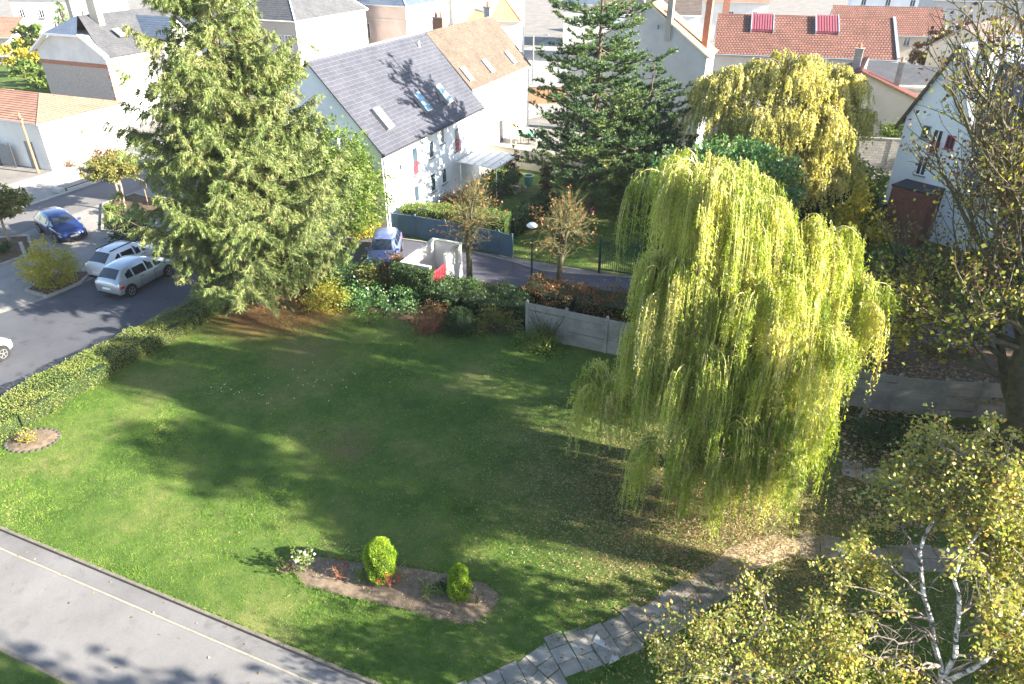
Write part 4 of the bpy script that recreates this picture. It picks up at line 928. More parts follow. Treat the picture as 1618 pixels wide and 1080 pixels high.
# --- spruce
def conifer(name, label, base, h, Rf, leafm, z0=.8, dz=.33, nbr=11, ll=.20, lw=.05, droop=.35, twigs=9, per=9, trunk_r=.32, tuft=False, lean=(0, 0), gaps=0., bark='bark', upturn=.25, tone=(0, 1), group=None, zdroop=1.0):
    o = thing(name, label, 'tree', (base[0], base[1], 0), 0, group)
    tr = Soup(); k = 10; zz = np.linspace(-.1, h, k); tp = np.stack([lean[0]*zz/h, lean[1]*zz/h, zz], -1)
    tr.tube(tp, trunk_r*(1-.93*np.clip(zz/h, 0, 1)), 10); tr.tube(np.array([[0, 0, -.1], [0, 0, .15], [0, 0, .8]]), [trunk_r*1.8, trunk_r*1.35, trunk_r], 10)
    br = Soup(); sp = Soup(); z = z0; ga = 0
    while z < h-.15:
        Rz = Rf(z); nb = max(4, int(nbr*(.55+.45*min(1, Rz/3.5))))
        for b in range(nb):
            if rng.random() < gaps: continue
            ga += 2.399; a = ga+rng.normal()*.2; r = Rz*(.66+.5*rng.random()); zb = z+rng.normal()*dz*.3
            dx = np.array([math.cos(a), math.sin(a), 0]); m = 7; t = np.linspace(0, 1, m)[:, None]
            dr = droop*(.7+.6*rng.random())*zdroop
            ln = dx*r*t+np.array([0, 0, 1])*(-dr*r*np.sin(t*2.1)*.6+upturn*r*t**3)+np.array([lean[0]*z/h, lean[1]*z/h, zb])
            ln[:, 2] = np.maximum(ln[:, 2], 1.15 if h > 19 else .25); ln[1:-1] += rng.normal(size=(m-2, 3))*.03*r
            br.tube(ln, np.linspace(.012+.011*r, .006, m), 4)
            side = np.array([-dx[1], dx[0], 0]); nt_ = max(3, int(twigs*(r/2.5)+2)); tt = np.sort(.22+.78*rng.random(nt_)); tonb = rng.random()
            for u in tt:
                ii = min(m-2, int(u*(m-1))); fr = u*(m-1)-ii; q = ln[ii]*(1-fr)+ln[ii+1]*fr; sg = 1 if rng.random() < .5 else -1
                tl = (.32*r*(1.1-u)+.28)*(.7+.6*rng.random())
                tdir = unit(side*sg*.85+dx*.65+np.array([0, 0, (.45 if tuft else -.25)+.2*rng.normal()]))
                n = max(4, int(per*tl/.45)); s = rng.random(n)
                if tuft:      # pine: bottle-brush shoots turning up, in clumps
                    cc = q+tdir*(s*tl)[:, None]; base_t = np.repeat(cc, 5, 0); m2 = len(base_t)
                    d = unit(tdir*.5+rdir(m2)*.75+np.array([0, 0, .35])); sp.tris(base_t, d, perp(d), ll*(.7+.5*rng.random(m2)), lw, np.clip(.5*tonb+.5*np.repeat(rng.random(n), 5), 0, 1)*(tone[1]-tone[0])+tone[0])
                else:         # spruce: flat sprays and hanging twiglets
                    pp = q+tdir*(s*tl)[:, None]+np.array([0, 0, -1])*(s**2*tl*.25)[:, None]
                    hang_ = rng.random(n) < .55
                    d = np.where(hang_[:, None], unit(tdir*.35+np.array([0, 0, -1.])+rng.normal(size=(n, 3))*.3), unit(tdir+rng.normal(size=(n, 3))*.5))
                    tn = np.clip(.4*tonb+.25+.3*rng.normal(size=n)+.15*u, 0, 1)
                    sp.tris(pp, d, perp(d), ll*(.7+.8*rng.random(n)), lw*(.8+.5*rng.random(n)), tn*(tone[1]-tone[0])+tone[0])
                    e = pp+d*(ll*.35*rng.random(n))[:, None]+rng.normal(size=(n, 3))*.03; d2 = unit(d+rng.normal(size=(n, 3))*.45)
                    sp.tris(e, d2, perp(d2), ll*(.5+.6*rng.random(n)), lw*.8, np.clip(tn+.1*rng.normal(size=n), 0, 1))
        z += dz*(1+.3*z/h)
    tr.build('trunk', bark, o, True); br.build('branches', 'bark_mossy', o); sp.build('crown', leafm, o); return o
conifer('spruce_tree', 'towering light green spruce with brown trunk at the corner of the lawn', (-25.6, 26.6), 19.5,
        lambda z: np.interp(z, [1.5, 3, 7, 10, 12, 14.6, 19.5], [4.0, 4.8, 4.8, 4.1, 3.5, 2.7, .2])+.55*math.sin(z*2.1)+.3*math.sin(z*5.3), 'needle_spruce', 2.5, .52, 12, .20, .034, .42, 19, 30, .42, upturn=.25, gaps=.22)
conifer('pine_tree', 'tallest dark green pine between the slate roof and grey gable house', (-13.7, 46.6), 16.5,
        lambda z: np.interp(z, [1.5, 4, 7, 10, 13, 16.5], [3.6, 4.9, 4.6, 3.6, 2.4, .3])+.7*math.sin(z*2.6), 'needle_pine', 1.8, .62, 9, .22, .06, .2, 9, 8, .28, tuft=True, gaps=.12, upturn=.22)
conifer('pine_tree', 'shorter broad pine leaning out right of the tallest pine', (-10.6, 48.6), 10.3,
        lambda z: np.interp(z, [1, 3, 6, 8, 10.3], [3.6, 4.0, 3.3, 2.2, .3])+.4*math.sin(z*2.6), 'needle_pine', 1.2, .6, 9, .22, .06, .2, 9, 7, .22, tuft=True, gaps=.1, upturn=.22, tone=(0, .75))
conifer('far_conifer', 'dark conifer in the garden left of the half-hipped house', (-100, 76), 9.5, lambda z: np.interp(z, [0, 9.5], [2.8, .2]), 'needle_pine', .6, .7, 9, .35, .14, .3, 6, 5, .2)
# purple columnar cypresses by the terrace
for x, y, h, lb in ((-21.1, 50.1, 2.6, 'dark purple columnar shrub beside the carport'), (-18.0, 49.4, 2.2, 'dark purple columnar shrub nearest the tall pine')):
    o = thing('columnar_shrub', lb, 'shrub', (x, y, 0), 0, 'purple columnar shrubs in the back garden'); s = Soup()
    leaf_lobes(s, [(0, 0, h*.35, .5, .5, h*.36), (0, 0, h*.68, .36, .36, h*.34)], 1500, .16, .1, .35, .5, droop=-.6); s.build('crown', 'purple_leaf', o)
    t = Soup(); t.tube([[0, 0, 0], [0, 0, h*.5]], [.06, .03], 6); t.build('stem', 'bark', o)

# --- broadleaf light green tree at the spruce's right flank
def leafy_tree(name, label, base, h, lobes, n, size, leafm, trunk_r=.14, clump=.3, bark='bark_pale', group=None, tone=(0, 1), fork=.4, droop=.2, up=0, aspect=.65, shell=.5, nclump=None, limbs=16):
    o = thing(name, label, 'tree', (base[0], base[1], 0), 0, group); s = Soup()
    cc = leaf_lobes(s, lobes, n, size, clump, shell, aspect, tone, droop, up=up, nclump=nclump); s.build('crown', leafm, o)
    t = Soup(); fk = np.array([rng.normal()*.1, rng.normal()*.1, h*fork]); t.tube(curve((0, 0, -.05), fk, 0, 6, .04), np.linspace(trunk_r*1.2, trunk_r*.8, 6), 10)
    t.build('trunk', bark, o, True); b = Soup()
    for i in rng.choice(len(cc), min(len(cc), limbs), replace=False):
        b.tube(curve(fk*(.8+.2*rng.random()), cc[i], .12, 7), np.linspace(trunk_r*.45, .012, 7), 5)
    for i in rng.choice(len(cc), min(len(cc), limbs*3), replace=False):
        b.tube(curve(fk+(cc[i]-fk)*.45*rng.random(), cc[i], .15, 6), np.linspace(trunk_r*.16, .006, 6), 3)
    b.build('branches', bark, o); return o
leafy_tree('maple_tree', 'light green broadleaf tree tucked against the spruce beside the white gable', (-25.9, 34.9), 7.5,
           [(0, 0, 5.6, 1.7, 1.7, 1.6), (.9, -.2, 4.2, 2.0, 2.0, 1.6), (.3, .2, 2.6, 2.4, 2.0, 1.4), (-1.4, 0, 4.5, 1.6, 1.6, 1.8)], 15000, .17, 'bright_leaf', .16, .25, aspect=.7, up=.15)
leafy_tree('laurel_tree', 'dense glossy green tree behind the top of the willow', CF(12.6, 41.5), 6.5,
           [(0, 0, 4.8, 2.6, 2.6, 2.0), (2.4, .9, 4.1, 2.0, 2.0, 1.7), (-2.3, -.9, 4.2, 2.0, 2.0, 1.8), (0, -1.3, 3.0, 2.6, 2.2, 2.0), (1.4, -.2, 5.4, 1.5, 1.5, 1.3)], 20000, .23, 'glossy_leaf', .16, .28, aspect=.5, up=.3, fork=.3)
# round-clipped trees by the car park
for x, y, z, r, hh, n, lb in ((-43.9, 33.9, 3.15, 1.75, .75, 6000, 'round-clipped street tree with pale trunk and russet crown by the forecourt planter'),
                           (-46.0, 35.4, 3.2, 1.2, .6, 1500, 'second clipped street tree with dark trunk, half hidden behind the pale-trunked one'),
                           (-45.3, 26.4, 2.85, 1.65, .85, 6000, 'round-clipped tree in the planter at the left edge of the picture')):
    leafy_tree('clipped_tree', lb, (x, y), z, [(0, 0, z, r, r, hh)], int(n*1.5), .14, 'olive_leaf' if y < 30 else 'rust_leaf' if r < 1.5 else 'olive_leaf', .085, .1, 'bark_pale', 'round-clipped trees by the street', fork=.75, nclump=260, tone=(0, .8) if y < 30 else (.2, 1), shell=.6)

# --- pollarded lindens
def pollard(label, base, h, lean=0.0, reds=.5, crownz=3.9, r=1.9):
    o = thing('pollarded_tree', label, 'tree', (base[0], base[1], 0), 0, 'pollarded trees along the drive'); t = Soup(); b = Soup(); s = Soup(); tips = []
    t.tube(curve((0, 0, -.05), (lean, 0, 2.6), 0, 6, .04), np.linspace(.19, .14, 6), 10)
    knobs = []
    for i in range(9):
        a = i*2.4; rr = .25+.75*rng.random(); z = 3.2+1.5*rng.random() if i else 4.9
        k = np.array([lean+math.cos(a)*rr*.75, math.sin(a)*rr*.75, z]); t.tube(curve((lean, 0, 2.4), k, .1, 7, .1), np.linspace(.11, .055, 7), 7)
        t.tube([k-[0, 0, .07], k, k+[0, 0, .07]], [.05, .1, .05], 7); knobs.append(k)
    c = np.array([lean, 0, 3.7])
    for k in knobs:
        for j in range(34):
            d = unit((k-c)*np.array([.9, .9, .5])+rng.normal(size=3)*.75+np.array([0, 0, .55])); L = .7+1.0*rng.random(); e = k+d*L
            b.tube(curve(k, e, .03, 5, .15), [.014, .011, .009, .006, .004], 3)
            for q in range(2): f = k+(e-k)*(.4+.4*rng.random()); b.tube([f, f+unit(d+rng.normal(size=3)*.5)*.35], [.007, .004], 3)
            if rng.random() < .55: tips.append(e)
    for j in range(60):
        a = rng.random()*6.28; z = 1.9+1.5*rng.random(); d = np.array([math.cos(a), math.sin(a), .15+.4*rng.random()]); L = .8+1.1*rng.random(); p = np.array([lean*.8, 0, z]); b.tube(curve(p, p+d*L, .05, 5, .2), [.014, .012, .009, .006, .004], 3)
        if rng.random() < .6: tips.append(p+d*L)
    t.build('trunk', 'bark_mossy', o, True); b.build('shoots', 'twig_olive', o)
    tip_leaves(s, tips, 300, .12, .09, .85); s.build('crown', 'pollard_leaf', o); return o
pollard('pollarded tree with bushy yellow shoots beside the white bin enclosure', (-16.55, 33.0), 6.3)
pollard('pollarded tree with reddish leaf tips right of the lamp post', (-11.35, 33.3), 6.5, .12)

# --- big bare-ish tree on the right
o = thing('plane_tree', 'large half-bare tree with brown and yellow leaves at the right edge', 'tree', (9.3, 27.6, 0)); t = Soup(); b = Soup(); tips = []
trunk = curve((0, 0, -.1), (-1.3, -.5, 5.2), 0, 8, .06); t.tube(trunk, np.linspace(.40, .27, 8), 12); t.tube(np.array([[0, 0, -.1], [0, 0, .2], [0, 0, .9]]), [.62, .48, .37], 12)
t.tube(curve((-.4, -.1, 1.6), (-2.0, .6, 5.4), -.15, 7, .05), np.linspace(.20, .12, 7), 9)
for i, (az, z, L, el) in enumerate([(180, 5.0, 3.4, .35), (150, 4.2, 3.2, .25), (215, 4.6, 3.2, .3), (240, 5.2, 3.2, .5), (120, 5.0, 3.2, .5), (90, 5.2, 3.0, .9), (0, 5.2, 3.2, .7), (170, 6.8, 3.2, .6), (200, 7.6, 3.0, .7), (60, 5.2, 3.4, .5), (300, 5.2, 3.2, .6), (130, 7.5, 3.0, .8), (185, 3.4, 2.8, .1), (160, 8.6, 3.0, .8), (250, 8.2, 2.8, .9), (190, 9.6, 3.0, .7), (100, 9.4, 2.6, .9), (20, 8.6, 2.6, .9),
        (175, 10.8, 2.9, .6), (140, 11.6, 2.8, .7), (220, 11.4, 2.8, .7), (200, 12.8, 2.6, .7), (160, 13.4, 2.6, .8), (60, 11.5, 2.4, .8), (320, 11.5, 2.4, .8), (180, 14.4, 2.2, 1.0), (90, 14.0, 2.2, 1.0), (270, 13.6, 2.2, .9)]):
    a = R(az); d = np.array([math.cos(a)*math.cos(el), math.sin(a)*math.cos(el), math.sin(el)]); p = trunk[-1] if z >= 5.2 else trunk[min(7, int(z/5.2*7))]
    if z > 5.3: p = trunk[-1]+np.array([-2.0*(z-5.2)/9.6, -.8*(z-5.2)/9.6, (z-5.2)*.8])
    grow(b, tips, p, d, L, .12 if z < 7 else .085, 3, .75, 3, .12, .66, .22, .006, 6)
t.tube(curve(trunk[-1], trunk[-1]+np.array([-2.0, -.8, 7.6]), 0, 8, .05), np.linspace(.25, .06, 8), 9)
t.build('trunk', 'bark_mossy', o, True); b.build('branches', 'bark_mossy', o); s = Soup(); tips = np.array(tips); tips = tips[(tips[:, 2] < 11.5) | (rng.random(len(tips)) < .3)]
tip_leaves(s, tips, 6000, .12, .16, .8, (.45, 1)); up_ = tips[tips[:, 2] > 8]; tip_leaves(s, up_, 3000, .13, .2, .8, (.22, .44)); low = tips[tips[:, 2] < 7.5]; tip_leaves(s, low, 2600, .15, .2, .85, (.05, .4)); s.build('crown', 'mixed_leaf', o); print('plane tips', len(tips))
# young maples with yellow-green leaves under it
for x, y, h, n, lb in ((5.4, 33.6, 4.6, 900, 'slender sapling with yellow leaves above the leaf-strewn bank'), (4.2, 44.0, 5.6, 1600, 'loose yellow-green tree before the white gable house')):
    o = thing('sapling', lb, 'tree', (x, y, 0)); t = Soup(); tips = []
    grow(t, tips, (0, 0, 0), (-.12, 0, 1), h*.42, .07, 3, .7, 3, .15, .66, .2, .005, 6); t.build('trunk', 'bark_mossy', o); s = Soup(); tip_leaves(s, tips, n, .2, .22, .85); s.build('crown', 'yellow_leaf', o)

# --- white-stemmed birch in the foreground
o = thing('silver_birch', 'birch with white forked stems and yellowing leaves in the lower right corner', 'tree', (4.9, 11.0, 0)); B0 = np.array([4.9, 11.0, 0.]); t = Soup(); b = Soup(); tips = []
def W(px, py, z): return np.array([*G(px, py, z), z])-B0
def smooth(P, n=14):
    P = np.array(P, float); k = len(P); d = np.linspace(0, k-1, n); out = []
    for x in d:
        i = min(k-2, int(x)); f = x-i; p0 = P[max(0, i-1)]; p1 = P[i]; p2 = P[i+1]; p3 = P[min(k-1, i+2)]
        out.append(.5*((2*p1)+(-p0+p2)*f+(2*p0-5*p1+4*p2-p3)*f*f+(-p0+3*p1-3*p2+p3)*f**3))
    return np.array(out)
fork = W(1492, 1078, 3.6)
st1 = smooth([fork, W(1478, 1010, 4.2), W(1458, 930, 4.9), W(1453, 860, 5.4), W(1490, 800, 5.9), W(1512, 740, 6.6), W(1522, 722, 7.2)])
st2 = smooth([fork, W(1512, 1030, 4.1), W(1515, 960, 4.7), W(1508, 900, 5.3), W(1540, 850, 5.8), W(1565, 790, 6.4), W(1590, 740, 7.2)])
t.tube(smooth([np.array([0, 0, -.1]), np.array([0, 0, .8]), fork*.6+np.array([.05, 0, .3]), fork], 10), np.linspace(.17, .085, 10), 12)
t.tube(st1+rng.normal(size=(14, 3))*.025, np.linspace(.062, .018, 14), 8); t.tube(st2+rng.normal(size=(14, 3))*.025, np.linspace(.058, .016, 14), 8)
t.tube(smooth([fork, W(1560, 1040, 4.2), W(1620, 960, 5.0), W(1660, 880, 5.8)]), np.linspace(.06, .02, 14), 7)
t.build('trunk', 'birch_bark', o, True)
for P in (st1, st2):
    for i in range(8, 14):
        for j in range(3):
            d = unit(np.array([rng.normal(), rng.normal(), .25+.5*rng.random()])); grow(b, tips, P[i], d, 1.05*(1.1-.04*i), .022, 2, .7, 2, .02, .7, .3, .003, 4, gravity=.3)
for px, py, z in ((1335, 925, 5), (1345, 970, 4.6), (1320, 1030, 4.2), (1370, 1010, 4.6), (1420, 830, 5.6), (1420, 760, 6.2), (1380, 880, 5.2), (1560, 720, 7), (1600, 720, 7.2), (1640, 800, 6.2), (1640, 900, 5.4), (1600, 1000, 4.6), (1640, 1050, 4.2), (1580, 850, 5.6), (1430, 980, 4.4), (1560, 930, 5), (1590, 1060, 4.1), (1610, 760, 6.9), (1625, 850, 6), (1570, 980, 4.7), (1600, 930, 5.2), (1550, 1040, 4.2), (1620, 1030, 4.3), (1595, 800, 6.4), (1440, 1060, 4.0), (1480, 740, 6.6), (1540, 800, 6.2), (1350, 1060, 4.0)):
    e = W(px, py, z); src = (st1 if px < 1500 else st2); j = np.argmin(np.linalg.norm(src-e, axis=1)); j = max(1, j-1)
    c = curve(src[j], e, .08, 7, .25); b.tube(c, np.linspace(.03, .01, 7), 5)
    for q in (3, 4, 5, 6, 6):
        grow(b, tips, c[q], unit(c[q]-c[q-1]+rng.normal(size=3)*.6), .52, .010, 2, .8, 2, .0, .7, .3, .003, 3, gravity=.3)
b.build('branches', 'twig_grey', o); s = Soup(); tips = np.array(tips)
def corridor(tp, B, segs, wpx):
    Q = tp+B; X = Q[:, 0]*CA+Q[:, 1]*SA; Y = -Q[:, 0]*SA+Q[:, 1]*CA; f = CP*Y+SP*(17.5-Q[:, 2]); u = 809+1133*X/f; v = 540-1133*(SP*Y-CP*(17.5-Q[:, 2]))/f
    k = np.ones(len(tp), bool)
    for (x0, y0), (x1, y1) in segs:
        dx, dy = x1-x0, y1-y0; t_ = np.clip(((u-x0)*dx+(v-y0)*dy)/(dx*dx+dy*dy), 0, 1); k &= np.hypot(u-x0-t_*dx, v-y0-t_*dy) > wpx
    return tp[k]
# the crown is open round the two stems
tips = corridor(tips, B0, [((1500, 1075), (1458, 930)), ((1458, 930), (1453, 850)), ((1505, 1060), (1515, 940)), ((1400, 1010), (1460, 1000))], 36)
tip_leaves(s, tips, 22000, .09, .10, .75, (0, 1)); s.build('crown', 'birch_leaf', o); print('birch tips', len(tips))
# second loose crown at the bottom centre
o = thing('birch_sapling', 'leafy grey-twigged treetop rising into the bottom edge left of the birch', 'tree', (1.3, 10.2, 0)); B0 = np.array([1.3, 10.2, 0.]); t = Soup(); b = Soup(); tips = []
top = W(1160, 1075, 3.2); t.tube(smooth([np.zeros(3), top*.5, top], 8), np.linspace(.10, .05, 8), 8)
for px, py, z in ((1118, 985, 4.2), (1150, 1025, 3.9), (1212, 968, 4.4), (1215, 1005, 4.2), (1075, 1040, 3.8), (1060, 1070, 3.6), (1255, 1000, 4.2), (1270, 1060, 3.8), (1100, 1050, 3.8), (1180, 1040, 4.0), (1225, 1070, 3.8), (1310, 1050, 3.8)):
    e = W(px, py, z); c = curve(top, e, .1, 7, .25); t.tube(c, np.linspace(.035, .01, 7), 5)
    for q in (2, 3, 4, 5, 6, 6): grow(b, tips, c[q], unit(c[q]-c[q-1]+rng.normal(size=3)*.7), .6, .009, 2, .8, 2, .1, .7, .3, .003, 3)
t.build('trunk', 'birch_bark', o, True); b.build('branches', 'twig_grey', o); s = Soup(); tip_leaves(s, tips, 6200, .08, .08, .7, (0, 1)); s.build('crown', 'birch_leaf', o)
# trees standing just outside the frame whose shade the photograph shows
for x, y, h, r, n, lb in ((9.0, 6.6, 13, 2.8, 14000, 'tall leafy tree standing by the path below the viewpoint'), (13.0, 14.0, 6.8, 3.2, 12000, 'leafy tree standing right of the birch'), (20.5, 29.3, 17, 3.5, 12000, 'tall tree right of the big half-bare tree'), (20, 18.9, 18.5, 1.9, 2400, 'tall thin poplar-like tree right of the willow'), (19.5, 35.5, 16, 3.8, 12000, 'tall tree by the drive beyond the right edge'), (20.5, 40.5, 18, 3.8, 12000, 'second tall tree beyond the drive bend at the right'), (21.5, 46.0, 17, 3.8, 12000, 'third tall tree right of the white gable house'), (18.5, 33.0, 16, 3.4, 9000, 'tall tree behind the panel wall beyond the right edge')):
    leafy_tree('roadside_tree', lb, (x, y), h, [(0, 0, 15.0, r, r, 3.6)] if h == 18.5 else [(0, 0, h*.62, r, r, h*.34), (.8, .6, h*.45, r*.9, r*.9, h*.22)], n, .34, 'olive_leaf', .22, .5, aspect=.8)

# --- hedges
def hedge(name, label, pts, width, h, leafm, n_m2=330, size=.07, lumps=.06, cat='hedge', tone=(0, 1), heights=None, core='dark_leaf'):
    """clipped hedge along a polyline: woody core and a skin of leaves"""
    o = thing(name, label, cat, (pts[0][0], pts[0][1], 0)); s = Soup(); core_ = MB(); ox, oy = pts[0]; st = Soup()
    for i, (a, b) in enumerate(zip(pts, pts[1:])):
        a, b = np.array(a)-[ox, oy], np.array(b)-[ox, oy]; d = b-a; L = np.linalg.norm(d); d = d/L; nn = np.array([-d[1], d[0]]); w2 = width/2
        ha, hb = (heights[i], heights[i+1]) if heights else (h, h)
        q = [a-nn*(w2-.1), b-nn*(w2-.1), b+nn*(w2-.1), a+nn*(w2-.1)]
        lo = [(p[0], p[1], 0) for p in q]; hi = [(q[0][0], q[0][1], ha-.1), (q[1][0], q[1][1], hb-.1), (q[2][0], q[2][1], hb-.1), (q[3][0], q[3][1], ha-.1)]
        core_.face(hi); 
        for j in range(4): k = (j+1) % 4; core_.face([lo[j], lo[k], hi[k], hi[j]])
        for face in ('top', 'l', 'r', 'ea', 'eb'):
            if face == 'ea' and i > 0: continue
            if face == 'eb' and i < len(pts)-2: continue
            area = {'top': L*width, 'l': L*h, 'r': L*h}.get(face, width*h); n = int(area*n_m2); u = rng.random(n); v = rng.random(n)
            if face in ('ea', 'eb'): along = np.full(n, 0. if face == 'ea' else L); across = (u-.5)*width; z = v*h; nrm = np.tile(np.array([*(d*(-1 if face == 'ea' else 1)), 0]), (n, 1))
            elif face == 'top': along = u*L; across = (v-.5)*width; z = ha+(hb-ha)*u; nrm = np.tile([0, 0, 1.], (n, 1))
            else: sg = 1 if face == 'l' else -1; along = u*L; across = np.full(n, sg*w2); z = v*(ha+(hb-ha)*u); nrm = np.tile(np.array([*(nn*sg), 0]), (n, 1))
            lump = lumps*(np.sin(along*2.3+across*3+i)+np.sin(along*5.1+z*4)*.6+rng.normal(size=n)*.45)
            p = np.stack([a[0]+d[0]*along+nn[0]*across, a[1]+d[1]*along+nn[1]*across, z], -1)+nrm*lump[:, None]
            rd = np.hypot(np.abs(across)-(w2-.15), z-(h-.15)); 
            dd = unit(nrm*.8+rdir(n)*.8+np.array([0, 0, .2])); tn = np.clip(.5+.25*np.sin(along*1.1+i)+.3*rng.normal(size=n)*.8, 0, .9)
            tn = np.where(rng.random(n) < .012, 1., tn)
            s.leaves(p, dd, perp(dd), size*(.6+.8*rng.random(n)), size*.6, tone[0]+(tone[1]-tone[0])*tn)
        for k in range(int(L/.4)):
            p = a+d*(k+.5)*.4; st.tube([[p[0], p[1], 0], [p[0]+rng.normal()*.1, p[1]+rng.normal()*.1, h*.6]], [.03, .015], 4)
    core_.build('core', M['hedge_core'], o); st.build('stem', 'bark', o); s.build('foliage', leafm, o); return o
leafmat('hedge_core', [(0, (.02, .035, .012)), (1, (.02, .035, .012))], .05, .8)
hedge('long_hedge', 'long clipped yellow-green hedge with orange leaves between car park and lawn', [(-27.9, 10.2), (-27.75, 13.6), (-27.9, 16.5), (-27.7, 17.9)], 1.8, .95, 'hedge_leaf', 560, .06, .06, heights=[.82, .82, .86, .82])
hedge('long_hedge_end', 'narrower far end of the clipped hedge running to the spruce trunk', [(-27.9, 18.0), (-27.65, 20.5), (-27.5, 23), (-27.7, 25.6)], 1.6, .9, 'hedge_leaf', 560, .06, .07, heights=[.82, .8, .75, .62], tone=(.1, 1))
hedge('boxed_hedge', 'bright green box-cut hedge behind the blue panels at the white house', [(-23.9, 38.6), (-20.6, 39.0), (-16.9, 39.3)], 1.5, 1.75, 'bright_leaf', 240, .10, .06)
hedge('garden_hedge', 'dark clipped hedge running away behind the blue panels', [(-17.2, 40.0), (-16.4, 46)], 1.2, 1.3, 'dark_leaf', 140, .13, .08)
hedge('ivy_screen', 'ivy-green hedge cut flat against the bin enclosure front', [(-19.4, 29.55), (-17.1, 29.75)], .55, 1.95, 'dark_leaf', 420, .09, .06)
hedge('panel_hedge', 'dark clipped hedge behind the left end of the concrete wall', [(-17.0, 30.0), (-15.0, 29.6), (-11.8, 30.2)], 2.2, 1.25, 'dark_leaf', 200, .11, .1, tone=(0, 1))
hedge('bank_hedge', 'low green and russet hedge along the drive behind the concrete wall', [(-12.4, 31.6), (-9.5, 31.2), (-6.2, 31.6)], 2.0, 1.45, 'rust_leaf', 150, .12, .12)
hedge('tall_hedge', 'tall loose hedge on the right boundary beyond the birch', [(15.2, 16), (15.4, 22), (15.2, 27.5)], 2.0, 5.4, 'dark_leaf', 60, .22, .2)
hedge('far_hedge', 'clipped hedge in the garden at the top left', [(-112, 77), (-88, 71)], 2.0, 1.6, 'bright_leaf', 60, .25, .1)
hedge('road_hedge', 'dark hedge at the foot of the white house behind the right road', [(5.6, 42.6), (9.5, 43.9), (15, 45.6)], 1.6, 1.6, 'dark_leaf', 120, .14, .12)

# --- shrubs
def shrub(name, label, x, y, r, h, n, size, leaf, **k):
    lob = [(0, 0, h*.5, r, r, h*.5), (r*.4, r*.2, h*.55, r*.6, r*.6, h*.42), (-r*.4, -r*.2, h*.45, r*.65, r*.65, h*.4)]
    return bushy(name, label, 'shrub', (x, y, 0), lob, n, size, leaf, **k)
shrub('forsythia_bush', 'yellow-green bush on the car park kerb in front of the blue car', -37.7, 23.5, 1.35, 2.5, 4800, .12, 'yellow_leaf', tone=(0, .75), bark='twig_grey', stems=14)
shrub('dark_conifer_bush', 'dark green conifer bush under the left side of the spruce', -38.6, 29.8, 1.3, 2.2, 3500, .14, 'needle_dark')
shrub('yellow_shrub', 'yellow leafy shrub right of the spruce trunk', -21.8, 26.9, .95, 1.5, 2600, .10, 'yellow_leaf', tone=(0, .7))
shrub('bright_shrub', 'yellow-green shrub at the foot of the white gable', -25.7, 36.5, 1.0, 1.5, 2600, .13, 'yellow_leaf', tone=(.1, .8))
shrub('tiny_shrub', 'tiny leafy seedling alone in the lawn before the shrub bed', -18.95, 26.5, .28, .75, 300, .08, 'bright_leaf')
for i, (x, y, r, h, n, lf, lb) in enumerate([(-20.6, 28.4, 1.1, .95, 2600, 'glossy_leaf', 'low glossy laurel behind the tiny seedling'), (-18.4, 28.6, 1.2, 1.0, 2600, 'glossy_leaf', 'low glossy laurel left of the russet bush'),
        (-21.6, 30.4, 1.3, 1.6, 2400, 'dark_leaf', 'dark shrub right of the spruce by the drive'), (-20.0, 30.6, 1.0, 1.9, 2200, 'rust_leaf', 'brown-twigged shrub left of the bin enclosure'), (-22.9, 28.6, 1.2, 1.5, 2400, 'dark_leaf', 'dark shrub directly behind the spruce trunk'),
        (-16.0, 30.2, 1.1, 1.4, 2400, 'glossy_leaf', 'blue-green shrub beneath the pollarded tree'), (-20.9, 29.3, .8, 1.5, 1500, 'olive_leaf', 'thin yellowish shrub before the parked van'), (-12.9, 28.5, .95, 1.1, 2000, 'olive_leaf', 'small-leaved shrub left of the concrete wall end'),
        (-10.5, 27.7, .8, .9, 1900, 'bright_leaf', 'bright green shrub at the foot of the concrete wall'), (-24.3, 29.6, 1.2, 1.5, 2400, 'dark_leaf', 'dark shrub between spruce and drive')]):
    shrub('border_shrub', lb, x, y, r, h, n, .11, lf, group='shrubs along the back of the lawn')
shrub('russet_bush', 'russet-twigged upright bush left of the clipped ball', -15.75, 27.0, .75, 1.6, 1900, .09, 'rust_leaf', bark='twig_red', stems=22, up=.5)
o = thing('clipped_ball', 'dark green clipped ball bush at the back of the lawn', 'bush', (-14.4, 27.5, 0)); s = Soup()
p = rdir(5200)*np.array([.78, .72, .72])*(1+.03*rng.normal(size=(5200, 1)))+np.array([0, 0, .62]); p = p[p[:, 2] > 0]; d = unit((p-[0, 0, .6])+rdir(len(p))*.7); s.leaves(p, d, perp(d), .07*(.6+.8*rng.random(len(p))), .045, rng.random(len(p)))
s.build('foliage', 'dark_leaf', o); MB().lathe([(.1, 0), (.66, .3), (.7, .65), (.5, 1.1), (0, 1.27)], 14).build('core', M['hedge_core'], o)
o = thing('rosemary_bush', 'grey-green upright rosemary-like shrub against the concrete wall', 'shrub', (-10.1, 28.05, 0)); b = Soup(); s = Soup()
for i in range(40):
    a = rng.random()*6.28; L = .9+.9*rng.random(); e = np.array([math.cos(a)*.55*L, math.sin(a)*.25*L, L]); b.tube(curve((0, 0, 0), e, -.1, 6, .1), np.linspace(.015, .004, 6), 3)
    n = 22; q = e*(.3+.7*rng.random(n))[:, None]; d = unit(e+rdir(n)*1.2); s.leaves(q, d, perp(d), .09, .02, rng.random(n))
b.build('stem', 'bark', o); s.build('foliage', 'dark_leaf', o)
